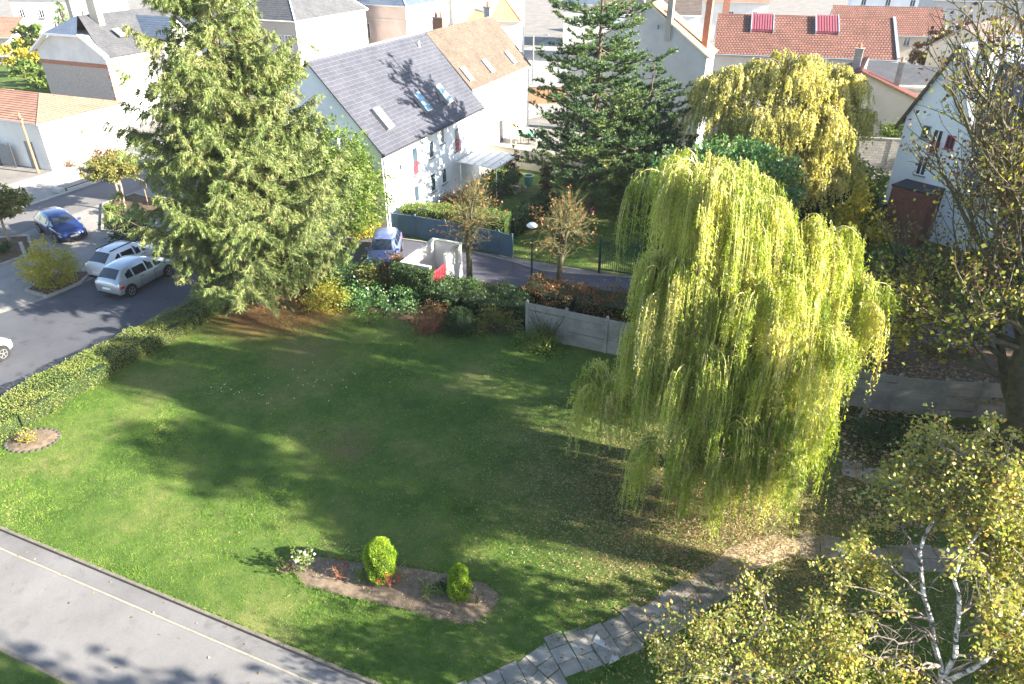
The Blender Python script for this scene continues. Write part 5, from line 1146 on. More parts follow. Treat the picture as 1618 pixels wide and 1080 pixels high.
# garden shrubs behind the drive and at the right
for x, y, r, h, n, sz, lf, lb in [(1.4, 57.0, 2.4, 3.0, 5200, .2, 'bright_leaf', 'leafy green shrub mass before the concrete block wall'), (4.4, 55.5, 2.2, 2.6, 4200, .2, 'bright_leaf', 'yellow-green shrub left of the white gable house'),
        (-.6, 53.6, 2.0, 2.2, 3200, .2, 'olive_leaf', 'olive shrub at the foot of the golden birch'), (2.6, 50.0, 2.4, 2.4, 3600, .2, 'dark_leaf', 'dark shrub shaded behind the willow top'), (2.2, 44.8, 2.0, 2.6, 3400, .18, 'dark_leaf', 'dark shrub by the right road behind the willow'),
        (-3.4, 50.8, 1.8, 1.8, 2600, .18, 'rust_leaf', 'russet shrub beneath the golden birch'), (-9.6, 52.0, 1.8, 1.8, 2400, .18, 'yellow_leaf', 'yellow shrub in shade behind the short pine'), (-12.6, 53.0, 1.6, 1.8, 2200, .18, 'dark_leaf', 'dark shrub behind the tallest pine'),
        (-20.9, 47.4, 1.2, 2.2, 2600, .15, 'dark_leaf', 'dark evergreen bush before the carport'), (-22.6, 43.8, 1.0, 1.2, 1500, .14, 'rust_leaf', 'brown shrub against the long white facade'), (5.8, 68.6, 1.2, 3.4, 3200, .18, 'bright_leaf', 'bright bamboo clump before the small beige house'),
        (3.4, 68.2, 1.5, 2.2, 2600, .2, 'dark_leaf', 'dark bush left of the bamboo'), (8.2, 68.4, 2.0, 3.6, 3600, .2, 'dark_leaf', 'ivy-covered bush right of the bamboo'), (8.3, 66.2, 1.3, 1.6, 1500, .16, 'rust_leaf', 'brown bush behind the block wall end'),
        (7.5, 34.2, 1.0, .9, 900, .14, 'rust_leaf', 'russet undergrowth on the bank before the right road'), (10.8, 31.4, 1.4, 1.6, 2200, .15, 'dark_leaf', 'dark shrub right of the big tree trunk'), (5.0, 26.2, 1.3, .8, 1500, .13, 'dark_leaf', 'low dark shrub beneath the right panel wall'), (7.0, 26.0, 1.1, .8, 1200, .13, 'olive_leaf', 'low olive shrub beneath the right panel wall'),
        (-90, 63, 3.0, 3.4, 2600, .4, 'bright_leaf', 'pale green garden bush above the terracotta roof'), (-97, 68, 3.4, 4.2, 2600, .45, 'yellow_leaf', 'yellow garden bush at the left edge'), (-83, 62.0, 2.0, 2.6, 1800, .35, 'yellow_leaf', 'yellow bush in the left garden'), (-80.5, 61.5, 1.6, 2.0, 1400, .3, 'bright_leaf', 'bright green bush by the half-hipped house'),
        (-79.2, 65, 1.4, 4.2, 1800, .35, 'olive_leaf', 'upright grey-green bush beside the half-hipped house'), (-108, 76, 2.6, 5.5, 2200, .5, 'bright_leaf', 'round pale green tree at the upper left'), (-76, 112, 6, 7, 3000, .9, 'olive_leaf', 'distant olive trees above the half-hipped roof'), (-58, 112, 5, 7, 2600, .9, 'yellow_leaf', 'distant golden tree above the half-hipped house'),
        (-3.0, 118, 4.5, 5.5, 2600, .6, 'yellow_leaf', 'golden bush above the tiled hall'), (-9, 119, 3, 4.0, 1600, .5, 'olive_leaf', 'olive bush above the tiled hall'), (10.8, 103, 3.0, 6.5, 2800, .45, 'rust_leaf', 'thin brown tree left of the grey-roofed house'), (16.5, 122, 4, 8, 2600, .6, 'purple_leaf', 'dark purple tree behind the grey-roofed house'), (28, 118, 6, 12, 3600, .6, 'rust_leaf', 'brown tree at the top right corner'),
        (-58.4, 41.2, .55, .8, 500, .1, 'olive_leaf', 'small grey-green plant by the garage corner'), (-57.0, 40.2, .5, .6, 500, .1, 'rust_leaf', 'small russet plant right of the garage corner'), (-54.9, 46.4, .8, 1.2, 700, .12, 'dark_leaf', 'dark bush at the end of the garage wall')]:
    if y > 60 and x > -75 and y < 70: pass
    shrub('garden_shrub', lb, x, y, r, h, n, sz, lf)
# flower-bed plants
def thuja(label, x, y, r, h, n):
    o = thing('thuja_bush', label, 'bush', (x, y, .08), 0, 'bright clipped thujas in the flower bed'); s = Soup()
    a = rng.random(n)*6.283; u = rng.random(n)**.8; ph = rng.random(3)*6; prof = np.interp(u, [0, .15, .45, .75, .92, 1], [.62, .9, 1, .78, .45, .06]); rr = r*prof*(1+.10*np.sin(a*4+u*13+ph[0])+.09*np.sin(a*2-u*7+ph[1])+.07*rng.normal(size=n))
    p = np.stack([rr*np.cos(a), rr*np.sin(a), u*h], -1); d = unit(np.stack([np.cos(a)*.5, np.sin(a)*.5, np.full(n, .9)], -1)+rng.normal(size=(n, 3))*.35)
    s.leaves(p-d*.05, d, perp(d), .065*(.6+.8*rng.random(n)), .028, np.clip(.5+.5*np.sin(a*5+u*14)*.5+.25*rng.normal(size=n), 0, 1)); s.build('foliage', 'thuja_leaf', o)
    MB().lathe([(0.05, 0), (r*.78, h*.15), (r*.86, h*.45), (r*.6, h*.75), (0, h*.94)], 12).build('core', M['hedge_core'], o)
thuja('larger bright lime-green thuja cone in the middle of the flower bed', -9.72, 12.72, .46, 1.62, 10000)
thuja('smaller bright lime-green thuja cone at the right of the flower bed', -7.16, 12.95, .33, 1.4, 7000)
def small_plant(name, label, x, y, h, r, n, size, leaf, twig='twig_grey', ns=7, up=.8, flower=None):
    o = thing(name, label, 'plant', (x, y, .05)); b = Soup(); s = Soup(); tips = []
    for i in range(ns):
        a = rng.random()*6.28; e = np.array([math.cos(a)*r*rng.random()**.5, math.sin(a)*r*rng.random()**.5, h*(.6+.4*rng.random())]); c = curve((0, 0, 0), e, -.1, 6, .15); b.tube(c, np.linspace(.012, .004, 6), 4); tips += list(c[2:])
        for k in range(3): q = c[2+k]; f = q+rng.normal(size=3)*[.12, .12, .05]+[0, 0, .08]; b.tube([q, f], [.006, .003], 3); tips.append(f)
    b.build('stem', twig, o)
    if n: tip_leaves(s, tips, n, size, .05); s.build('foliage', leaf, o)
    if flower:
        f = Soup(); tip_leaves(f, [t for t in tips if t[2] > h*.5] or tips, flower[1], flower[2], .04, 1.); f.build('flowers', flower[0], o)
leafmat('white_petal', [(0, (.7, .7, .68)), (1, (.85, .85, .83))], .3, .5); leafmat('red_petal', [(0, (.5, .02, .02)), (1, (.6, .03, .03))], .3, .5)
small_plant('white_rose_bush', 'pale rose bush with white blooms at the left end of the flower bed', *G(483, 905), 1.15, .35, 260, .07, 'bright_leaf', flower=('white_petal', 16, .11))
small_plant('twiggy_plant', 'bare reddish twiggy plant left of the larger thuja', *G(538, 918), .6, .3, 60, .06, 'rust_leaf', 'twig_red', flower=('red_petal', 6, .07))
small_plant('low_green_plant', 'low leafy plant touching the larger thuja', *G(572, 915), .45, .22, 260, .07, 'bright_leaf')
small_plant('red_rose', 'rose with red blooms in front of the larger thuja', *G(618, 930), .75, .25, 60, .06, 'rust_leaf', 'twig_red', flower=('red_petal', 6, .08))
small_plant('red_rose', 'thin rose with one red bloom right of the larger thuja', *G(630, 925), .6, .2, 30, .06, 'olive_leaf', 'twig_red', ns=4, flower=('red_petal', 3, .08))
small_plant('sprawling_plant', 'sprawling green-stemmed plant left of the smaller thuja', *G(680, 935), .4, .5, 200, .07, 'bright_leaf', 'twig_gold', ns=12)
small_plant('dark_plant', 'dark leafy plant just left of the smaller thuja', *G(700, 938), .5, .25, 260, .08, 'dark_leaf')
small_plant('dry_plant', 'dark dry-twigged plant right of the smaller thuja', *G(755, 955), .5, .2, 50, .05, 'dark_leaf', 'bark')
small_plant('round_bed_shrub', 'small pale shrub in the round edged bed', *G(48, 700), .55, .4, 300, .06, 'yellow_leaf', 'twig_grey', ns=14)
small_plant('lawn_seedling', 'faint sparse shrub on the lawn left of the flower bed', *G(455, 905), .5, .45, 60, .06, 'olive_leaf', 'bark', ns=12)
small_plant('planter_shrub', 'low green planting under the round clipped trees', -44.2, 33.4, .7, .9, 700, .12, 'bright_leaf', ns=16)
small_plant('planter_shrub', 'low green planting under the left clipped tree', -44.8, 25.4, .6, .9, 600, .12, 'dark_leaf', ns=16)
# planters with kerbs
for nm, lb, pts, in (('left_planter', 'kerbed planter bed under the left clipped tree', [(-46.7, 22.5), (-43.2, 23.5), (-43.0, 26.2), (-45.9, 28.0), (-48, 26.5)]), ('right_planter', 'kerbed planter bed under the pale-trunked clipped tree', [(-42.3, 30.6), (-40.0, 31.0), (-41.5, 36.2), (-46.4, 37.0), (-46.6, 34.4)]), ('kerb_planter', 'kerbed corner bed under the yellow-green bush', [(-38.6, 22.4), (-36.75, 22.3), (-36.65, 24.3), (-37.3, 25.6), (-39.0, 24.9)])):
    pl = MB().plane(pts, .08).build(nm, 'leafy_soil'); pl['kind'] = 'structure'
    for a, b in zip(pts, pts[1:]+pts[:1]): kerb_row(a, b, .16, 0, .14, 1.0, 'concrete', pl)

# --- grass blades, fallen leaves
def in_poly(x, y, poly_):
    c = np.zeros(len(x), bool); n = len(poly_)
    for i in range(n):
        x0, y0 = poly_[i]; x1, y1 = poly_[(i+1) % n]; t = ((y0 > y) != (y1 > y)) & (x < (x1-x0)*(y-y0)/(y1-y0+1e-12)+x0); c ^= t
    return c
bedp = [G(*p) for p in ((450, 885), (480, 925), (560, 945), (640, 962), (700, 982), (745, 986), (778, 968), (792, 942), (770, 922), (700, 905), (640, 895), (560, 888), (500, 878))]
slabp = [[(-6.5, 9.6), (-5.2, 11.4), G(925, 992), G(1110, 905), G(1130, 945), G(1010, 1010), G(975, 1050), (-3.4, 11.0), (-4.8, 9.6)], [G(1140, 905), G(1250, 845), G(1420, 870), G(1410, 905), G(1260, 885), G(1170, 920)]]
def scatter(x0, x1, y0, y1, n, exclude=(), bias=None):
    x = x0+(x1-x0)*rng.random(n); y = y0+(y1-y0)*rng.random(n); k = np.ones(n, bool)
    for e in exclude: k &= ~in_poly(x, y, e)
    if bias is not None: k &= rng.random(n) < bias(x, y)
    return x[k], y[k]
def seen(x, y, m=60):
    X = x*CA+y*SA; Y = -x*SA+y*CA; f = CP*Y+SP*17.5; u = 809+1133*X/f; v = 540-1133*(SP*Y-CP*17.5)/f
    return (u > -m) & (u < 1618+m) & (v > -m) & (v < 1080+m)
def grass(name, x0, x1, y0, y1, n_t, h, wd, blades, exclude, dens=None):
    x, y = scatter(x0, x1, y0, y1, n_t, exclude, dens); k = seen(x, y); x, y = x[k], y[k]
    g = Soup(); n = len(x)*blades; X = np.repeat(x, blades)+rng.normal(size=n)*.035; Y = np.repeat(y, blades)+rng.normal(size=n)*.035
    hv = (.75+.5*np.repeat(rng.random(len(x)), blades)); d = unit(np.stack([rng.normal(size=n)*.5, rng.normal(size=n)*.5, np.ones(n)], -1)); p = np.stack([X, Y, np.full(n, .025)], -1)
    fld = .5+.28*np.sin(X*1.1+np.sin(Y*.8)*1.5)+.22*np.sin(Y*2.1+X*.6)+.2*np.sin(X*4.3+np.sin(Y*3.7)*2); tn = np.clip(fld*.45+.35*np.repeat(rng.random(len(x)), blades)+.2*rng.random(n), 0, 1)
    g.tris(p, d, unit(np.stack([rng.normal(size=n), rng.normal(size=n), np.zeros(n)], -1)), h*hv*(.6+.6*rng.random(n)), wd, tn); o = g.build(name, 'grass_blade'); o['kind'] = 'stuff'; print(name, n)
ecl = [bedp]+slabp+[blob(-26.0, 13.28, .95, .72, rot=.4, amp=.03)]
def nolitter(x, y): return 1-.85*np.exp(-((x-3)**2/30+(y-21)**2/16))-.9*np.exp(-((x+24.4)**2+(y-26.6)**2)/8)
grass('lawn_grass', -29, 8, 9.66, 17, 44000, .06, .015, 6, ecl, nolitter)
grass('lawn_grass', -27.2, 3, 17, 28.0, 24000, .06, .022, 5, ecl, nolitter)
grass('verge_grass', -32, -8, 3.0, 6.3, 5000, .06, .02, 5, [])
grass('garden_grass', -17, 3, 37.4, 50, 9000, .09, .04, 3, [])
# thicker tufts along the edges of beds and slabs
x, y = list(-32+30*rng.random(700)), list(9.63+.03*rng.normal(size=700))
for e in slabp+[bedp]:
    for a, b in zip(e, e[1:]+e[:1]):
        m = int(math.hypot(a[0]-b[0], a[1]-b[1])*26); t = rng.random(m); x += list(a[0]+(b[0]-a[0])*t+rng.normal(size=m)*.05); y += list(a[1]+(b[1]-a[1])*t+rng.normal(size=m)*.05)
x = np.array(x); y = np.array(y); n = len(x)*7; g = Soup(); d = unit(np.stack([rng.normal(size=n)*.6, rng.normal(size=n)*.6, np.ones(n)], -1))
g.tris(np.stack([np.repeat(x, 7), np.repeat(y, 7), np.full(n, .03)], -1), d, unit(np.stack([rng.normal(size=n), rng.normal(size=n), np.zeros(n)], -1)), .09, .018, rng.random(n)*.8); g.build('edge_grass', 'grass_blade')['kind'] = 'stuff'
def litter(name, n, fx, size, z=.05, leafm='litter_leaf', tone=(0, 1), asp=.3, flat=.25):
    x, y = fx(n); k = seen(x, y); x, y = x[k], y[k]; n = len(x); g = Soup(); d = unit(np.stack([rng.normal(size=n), rng.normal(size=n), rng.normal(size=n)*flat], -1)); wv = unit(np.cross(d, np.array([0, 0, 1.])+rng.normal(size=(n, 3))*.3))
    sz = size*(.6+.8*rng.random(n)); zz = (z(x, y) if callable(z) else np.full(n, z))+rng.random(n)*.03
    g.leaves(np.stack([x, y, zz], -1), d, wv, sz, sz*asp, tone[0]+(tone[1]-tone[0])*rng.random(n)); o = g.build(name, leafm); o['kind'] = 'stuff'
W0 = (CF(7.6, 19.6))
litter('fallen_willow_leaves', 60000, lambda n: (W0[0]+rng.normal(size=n)*3.4, W0[1]-1.0+rng.normal(size=n)*2.7), .10, .06, asp=.17)
litter('fallen_willow_leaves', 12000, lambda n: (W0[0]-3+rng.normal(size=n)*6, W0[1]-1.5+rng.normal(size=n)*3.6), .09, .07, asp=.17)
litter('fallen_bank_leaves', 7000, lambda n: (-12+29*rng.random(n), 28.9+5.5*rng.random(n)), .17, lambda x, y: np.interp(np.clip((y-28.9-np.clip(x-5, 0, 20)*.15)/5.0, 0, 1), [0, 1], [.98, .16])+.03, asp=.75, tone=(0, .7))
litter('fallen_plane_leaves', 3600, lambda n: (3+12*rng.random(n), 21+7.5*rng.random(n)), .16, .06, asp=.8)
litter('fallen_drive_leaves', 260, lambda n: (-16+14*rng.random(n), 33.4+3.4*rng.random(n)), .15, .06, asp=.8, tone=(0, .6))
litter('fallen_slab_leaves', 2600, lambda n: (-4.5+8*rng.random(n)**.6, np.interp(-4.5+8*rng.random(n), [-5, 4], [12, 19])+rng.normal(size=n)*1.3), .10, .09, asp=.35, tone=(0, .7))
litter('fallen_lawn_leaves', 700, lambda n: (-22+24*rng.random(n), 12+16*rng.random(n)), .075, .07, asp=.5, tone=(0, .8))
litter('fallen_needles', 6000, lambda n: (-24.4+rng.normal(size=n)*2.0, 26.4+rng.normal(size=n)*1.4), .12, .05, asp=.25, tone=(0, .5))
litter('fallen_path_leaves', 90, lambda n: (-30+26*rng.random(n), 6.6+2.9*rng.random(n)**.5), .08, .012, asp=.6, flat=.05)
litter('bed_debris', 900, lambda n: (-12.4+6.4*rng.random(n), 12.0+1.6*rng.random(n)), .05, .09, asp=.5, tone=(.5, 1))
litter('daisies', 60, lambda n: (np.concatenate([-20.6+rng.normal(size=n//2)*1.0, -18.2+rng.normal(size=n-n//2)*1.2]), np.concatenate([19.2+rng.normal(size=n//2)*.5, 21.5+rng.normal(size=n-n//2)*.8])), .055, .09, 'white_petal', asp=1)
litter('bank_ivy', 9000, lambda n: (-12+10*rng.random(n), 29.4+3.4*rng.random(n)), .12, .75, 'dark_leaf', asp=.8, flat=.8)

# ================================================================== VEHICLES
def car(name, label, loc, rz, body, L=4.25, Wd=1.80, Hh=1.55, style='hatch', plate_txt=None, rack=False, scale=1.):
    o = thing(name, label, 'car', (loc[0], loc[1], loc[2] if len(loc) > 2 else .01), rz)
    S = {'hatch': [(0, .70, .40, .74, .80, .58), (.07, .80, .32, .90, .96, .64), (.16, .85, .26, .95, 1.03, .66), (.55, .88, .22, .95, 1.40, .58), (1.3, .90, .20, .93, 1.48, .60), (2.2, .90, .20, .90, 1.47, .60), (2.55, .90, .20, .89, 1.38, .59), (3.15, .88, .20, .90, .96, .72), (3.75, .84, .20, .80, .84, .66), (4.1, .76, .24, .66, .70, .58), (4.22, .60, .34, .50, .54, .48)],
         'van': [(0, .72, .40, .80, .88, .60), (.06, .82, .32, .95, 1.02, .66), (.16, .86, .27, 1.0, 1.12, .67), (.68, .89, .24, 1.0, 1.53, .60), (1.2, .905, .22, .97, 1.61, .63), (2.1, .905, .22, .94, 1.61, .63), (2.6, .90, .22, .93, 1.50, .61), (3.35, .88, .22, .94, .99, .72), (3.85, .84, .22, .83, .87, .66), (4.16, .76, .25, .68, .72, .58), (4.28, .60, .34, .52, .56, .48)],
         'suv': [(0, .72, .45, .85, .92, .60), (.06, .82, .38, 1.0, 1.08, .66), (.16, .87, .32, 1.06, 1.16, .67), (.78, .89, .28, 1.06, 1.58, .59), (1.2, .90, .26, 1.03, 1.66, .62), (2.1, .90, .26, 1.00, 1.65, .62), (2.55, .90, .26, .99, 1.55, .60), (3.1, .89, .26, 1.00, 1.06, .74), (3.8, .86, .26, .95, .99, .70), (4.12, .78, .30, .78, .82, .60), (4.24, .64, .38, .60, .64, .5)]}[style]
    sx = L/S[-1][0]; sy = Wd/2/.905; sz = Hh/max(s[4] for s in S)
    def ring(s):
        x, w_, zs, zb, zt, wt = s
        x = x*sx-L/2; w_ *= sy; wt *= sy
        return [(x, w_*.86, zs*sz), (x, w_*.97, zs*sz+.06), (x, w_, (zs+zb)/2*sz), (x, w_*.985, zb*sz-.03), (x, w_*.94, zb*sz), (x, wt+(w_*.94-wt)*.06, zt*sz-.05), (x, wt*.9, zt*sz), (x, wt*.45, zt*sz+.022), (x, 0, zt*sz+.028)]
    # insert in-between stations for smoothness
    RR = [ring(s) for s in S]
    bd = MB(); gl = {'side_window': MB(), 'windscreen': MB(), 'rear_window': MB()}
    n = len(S)
    def cab(i): return S[i][4]-S[i][3] > .3
    for i in range(n-1):
        for sgn in (1, -1):
            a, b = [(p[0], p[1]*sgn, p[2]) for p in RR[i]], [(p[0], p[1]*sgn, p[2]) for p in RR[i+1]]
            for j in range(8):
                f = [a[j], b[j], b[j+1], a[j+1]]
                if sgn > 0: f = f[::-1]
                tgt = bd
                if j == 4 and cab(i) and cab(i+1): tgt = 'side'
                elif j == 4 and (cab(i) != cab(i+1)): tgt = 'tri'
                elif j >= 5 and cab(i+1) and not cab(i): tgt = 'rear_window'
                elif j >= 5 and cab(i) and not cab(i+1): tgt = 'windscreen'
                if tgt is bd: bd.face(f)
                elif tgt in ('side', 'tri'):
                    bd.face(f)     # body colour pillars, glass set proud with a margin
                    P = [Vector(q) for q in f]; c = sum(P, Vector())/4
                    nn = (P[1]-P[0]).cross(P[2]-P[0]);
                    if nn.length < 1e-6: nn = (P[2]-P[1]).cross(P[3]-P[1])
                    nn.normalize()
                    if nn.y*sgn < 0: nn = -nn
                    if tgt == 'side':
                        def sh(q, kx=.045, kz=.035):
                            return (q.x+(kx if q.x < c.x else -kx), q.y, q.z+(kz if q.z < c.z else -kz))
                        gl['side_window'].face([Vector(sh(q))+nn*.006 for q in P])
                    else:
                        Q = [c+(q-c)*.72+nn*.006 for q in P]; gl['side_window'].face(Q)
                else:
                    bd.face(f)
                    P = [Vector(q) for q in f]; nn = (P[1]-P[0]).cross(P[2]-P[0]); nn.normalize()
                    if nn.z < 0: nn = -nn
                    x0, x1 = min(q.x for q in P), max(q.x for q in P)
                    if j == 5: continue
                    Q = [q.lerp(q+(Vector((((x0+x1)/2), q.y, 0))-Vector((q.x, q.y, 0))), 0)+nn*.008 for q in P]
                    zc = (max(q.z for q in P)+min(q.z for q in P))/2
                    Q = [Vector((q.x+((x0+x1)/2-q.x)*.12, q.y, q.z+(zc-q.z)*.12)) for q in Q]; gl[tgt].face(Q)
    for k, s in ((0, -1), (n-1, 1)):
        a = RR[k]; pts = [(p[0], p[1], p[2]) for p in a]+[(p[0], -p[1], p[2]) for p in a[::-1][1:]]; bd.face(pts if s > 0 else pts[::-1])
    b = bd.build('body', body, o, smooth=True, weld=True)
    import bmesh
    bm = bmesh.new(); bm.from_mesh(b.data); bmesh.ops.recalc_face_normals(bm, faces=bm.faces); bm.to_mesh(b.data); bm.free(); b.data.polygons.foreach_set('use_smooth', [True]*len(b.data.polygons))
    for k, m in gl.items():
        if k == 'side_window':
            for f_ in m.f: MB().face([m.v[i_] for i_ in f_]).build(k, 'car_glass', o)
        elif m.f: m.build(k, 'car_glass', o)
    zb = S[5][3]*sz
    ax = (L*.5-.82, -L*.5+.74); wr = .325
    for wx in ax:
        for sg in (1, -1):
            y = sg*(Wd/2-.10); ar = MB(); ar.bar((wx, sg*(Wd/2-.16), wr+.02), (wx, sg*(Wd/2+.002), wr+.02), wr+.065, 20); ar.build('wheel_arch', 'black_plastic', o)
            wm = MB(); wm.bar((wx, sg*(Wd/2-.15), wr), (wx, sg*(Wd/2+.018), wr), wr, 20); wo_ = wm.build('wheel', 'tyre', o)
            rm = MB(); yy = sg*(Wd/2+.02)
            rm.bar((wx, yy-sg*.01, wr), (wx, yy+sg*.006, wr), .06, 10)
            for q in range(5):
                t = q*1.2566; rm.prism([(wx+math.cos(t-.22)*.05, yy, wr+math.sin(t-.22)*.05), (wx+math.cos(t+.22)*.05, yy, wr+math.sin(t+.22)*.05), (wx+math.cos(t+.16)*.2, yy, wr+math.sin(t+.16)*.2), (wx+math.cos(t-.16)*.2, yy, wr+math.sin(t-.16)*.2)], (0, sg*.012, 0))
            for q in range(16):
                t0, t1 = q*math.pi/8, (q+1)*math.pi/8
                rm.face([(wx+math.cos(t0)*.195, yy+sg*.006, wr+math.sin(t0)*.195), (wx+math.cos(t1)*.195, yy+sg*.006, wr+math.sin(t1)*.195), (wx+math.cos(t1)*.225, yy+sg*.006, wr+math.sin(t1)*.225), (wx+math.cos(t0)*.225, yy+sg*.006, wr+math.sin(t0)*.225)])
            rm.build('rim', 'rim', wo_)
    zl = S[2][3]*sz
    def lampquad(a, b, j0, j1, sg, ta=0., tb=1., off=.014):
        A, B_ = RR[a], RR[b]; P = [Vector(A[j0]), Vector(B_[j0]), Vector(B_[j1]), Vector(A[j1])]
        P = [P[0].lerp(P[1], ta), P[0].lerp(P[1], tb), P[3].lerp(P[2], tb), P[3].lerp(P[2], ta)]
        P = [Vector((p.x, p.y*sg, p.z)) for p in P]; n_ = (P[1]-P[0]).cross(P[3]-P[0]).normalized()
        if n_.y*sg < 0: n_ = -n_
        q = MB(); q.prism([p-n_*.01 for p in P], n_*(off+.01)); return q
    for sg in (1, -1):
        t = lampquad(0, 2, 2, 4, sg, .15, 1.); q = lampquad(2, 3, 2, 4, sg, 0, .45)
        for f_ in q.f: t.face([q.v[i_] for i_ in f_])
        t.build('tail_lamp', 'tail_lamp', o)
        h = lampquad(n-3, n-2, 2, 4, sg, .25, .95); h.build('headlight', 'head_lamp', o)
        m = MB(); xm = S[-4][0]*sx-L/2-.22; m.prism([(xm-.06, sg*(Wd/2-.03), zb+.03), (xm+.08, sg*(Wd/2-.03), zb+.03), (xm+.06, sg*(Wd/2-.03), zb+.16), (xm-.05, sg*(Wd/2-.03), zb+.16)], (0, sg*.17, .01)); m.build('wing_mirror', body, o)
        d = MB()
        for xd in (-.62, .38, 1.25): d.box(xd-.006, xd+.006, sg*(Wd/2)-.004 if sg > 0 else -Wd/2-.006, sg*(Wd/2)+.006 if sg > 0 else -Wd/2+.004, .34, zb-.03)
        for xd in (-.45, .55): d.box(xd-.09, xd+.09, min(sg*(Wd/2-.01), sg*(Wd/2+.02)), max(sg*(Wd/2-.01), sg*(Wd/2+.02)), zb-.12, zb-.095)
        d.build('door_seam', 'black_plastic', o)
    MB().box(-L/2-.022, -L/2+.03, -.26, .26, .58*sz, .58*sz+.11).build('number_plate', 'plate', o)
    MB().box(L/2-.03, L/2+.022, -.26, .26, .40*sz, .40*sz+.11).build('number_plate', 'plate', o)
    MB().box(L/2-.06, L/2+.012, -.55, .55, .24, .36).build('grille', 'black_plastic', o)
    MB().box(-L/2-.012, -L/2+.1, -.62, .62, .30, .42).build('rear_bumper_trim', 'black_plastic', o)
    if rack:
        r = MB()
        for sg in (1, -1): r.box(-1.35, .75, sg*.50-.02, sg*.50+.02, Hh-.01, Hh+.045)
        r.build('roof_rail', 'black_plastic', o)
    return o
def heading(a, b): return math.atan2(b[1]-a[1], b[0]-a[0])
hb = heading(G(193, 462), G(250, 432)); SHX, SHY = G(188, 472)[0]-G(200, 460)[0], G(188, 472)[1]-G(200, 460)[1]
car('silver_minivan', 'silver minivan parked nearest the hedge beside the white car', (*( (G(193, 462)[0]+G(250, 432)[0])/2-.35+SHX, (G(193, 462)[1]+G(250, 432)[1])/2+.80+SHY),), hb, 'paint_silver', 4.29, 1.81, 1.62, 'van')
car('white_suv', 'white crossover with roof rails parked beyond the silver minivan', (G(193, 462)[0]*.5+G(250, 432)[0]*.5-2.55+SHX, G(193, 462)[1]*.5+G(250, 432)[1]*.5+2.05+SHY), hb, 'paint_white', 4.28, 1.80, 1.66, 'suv', rack=True)
car('blue_hatchback', 'dark blue hatchback parked facing forward on the pale forecourt', (-44.2, 29.2), R(-17), 'paint_blue', 4.2, 1.78, 1.48, 'hatch')
car('blue_van', 'bluish compact car parked by the white bin enclosure', (-22.6, 33.9, .06), R(-67), 'paint_van', 4.0, 1.72, 1.55, 'van')
car('white_city_car', 'white small car cut off by the left edge of the picture', (-33.4, 15.9), R(100), 'paint_white', 3.6, 1.65, 1.5, 'hatch')

# ================================================================== STREET FURNITURE
# white bin enclosure with red gate
E0 = (-19.05, 29.9); o = thing('bin_enclosure', 'roofless white rendered bin enclosure with red gate beside the drive', 'enclosure', (*E0, 0))
for nm, b in (('front_wall', (0, 1.75, 0, .15)), ('back_wall', (0, 1.8, 3.5, 3.65)), ('left_wall', (0, .15, .153, 3.497)), ('right_wall', (1.65, 1.8, 1.75, 3.497))):
    MB().box(b[0], b[1], b[2], b[3], 0, 2.0).build(nm, 'white_render', o); MB().box(b[0]-.03, b[1]+.03, b[2]-.03 if nm != 'left_wall' and nm != 'right_wall' else b[2]+.03, b[3]+.03 if nm not in ('left_wall', 'right_wall') else b[3]-.035, 2.003, 2.07).build('coping', 'slab_white', o)
g = MB().box(1.70, 1.75, .2, 1.72, .12, .2); g.box(1.70, 1.75, .2, 1.72, 1.5, 1.58); g = g.build('gate_frame', 'red_paint', o)
for i in range(9): MB().box(1.71, 1.74, .22+i*.175, .30+i*.175, .203, 1.497).build('gate_bar', 'red_paint', o)
MB().box(1.62, 1.80, .155, .2, 0, 1.9).build('gate_post', 'red_paint', o)
# lamp posts
o = thing('street_lamp', 'grey lamp post with flat white head between the pollarded trees', 'lamp', (-12.85, 33.15, 0))
MB().bar((0, 0, 0), (0, 0, 3.7), .06, 10, .045).build('pole', 'dark_trim', o); MB().lathe([(.12, 0), (.12, .3), (.07, .4)], 10).build('base', 'dark_trim', o)
MB().lathe([(.05, 3.7), (.16, 3.76), (.30, 3.86), (.30, 3.9), (.18, 4.0), (0, 4.03)], 14).build('lamp_head', 'white_paint', o)
o = thing('street_lamp', 'tall pale lamp post with arm on the street beyond the brown roof', 'lamp', (-34.4, 88.2, 0)); MB().bar((0, 0, 0), (0, 0, 5.8), .12, 8, .09).build('pole', 'concrete', o); MB().bar((0, 0, 5.7), (1.5, .3, 5.9), .04, 6).build('arm', 'zinc', o); MB().box(1.4, 1.9, .2, .42, 5.85, 5.97).build('lamp_head', 'zinc', o)
o = thing('utility_pole', 'brown wooden pole with two lamps at the garage corner', 'pole', (-57.9, 37.9, 0)); MB().bar((0, 0, 0), (.0, 0, 4.8), .10, 8, .08).build('pole', 'brown_wood', o); MB().box(-.25, .25, -.05, .05, 4.3, 4.4).build('crossbar', 'zinc', o); MB().lathe([(0, 4.0), (.14, 4.05), (.1, 4.25), (0, 4.3)], 8, .2, -.1).build('lamp', 'brick_plain', o)
o = thing('bollard', 'grey cylindrical bollard beside the left planter', 'bollard', (-42.9, 25.6, 0)); MB().bar((0, 0, 0), (0, 0, .95), .10, 12).build('post_shaft', 'grey_paint', o); MB().lathe([(.11, .95), (.11, 1.0), (0, 1.03)], 12).build('cap', 'grey_paint', o)
o = thing('bollard', 'white stone bollard at the corner of the right planter', 'bollard', (-42.2, 35.6, 0)); MB().bar((0, 0, 0), (0, 0, .75), .13, 12).build('post_shaft', 'slab_white', o); MB().lathe([(.14, .75), (.14, .8), (0, .86)], 12).build('cap', 'slab_white', o)
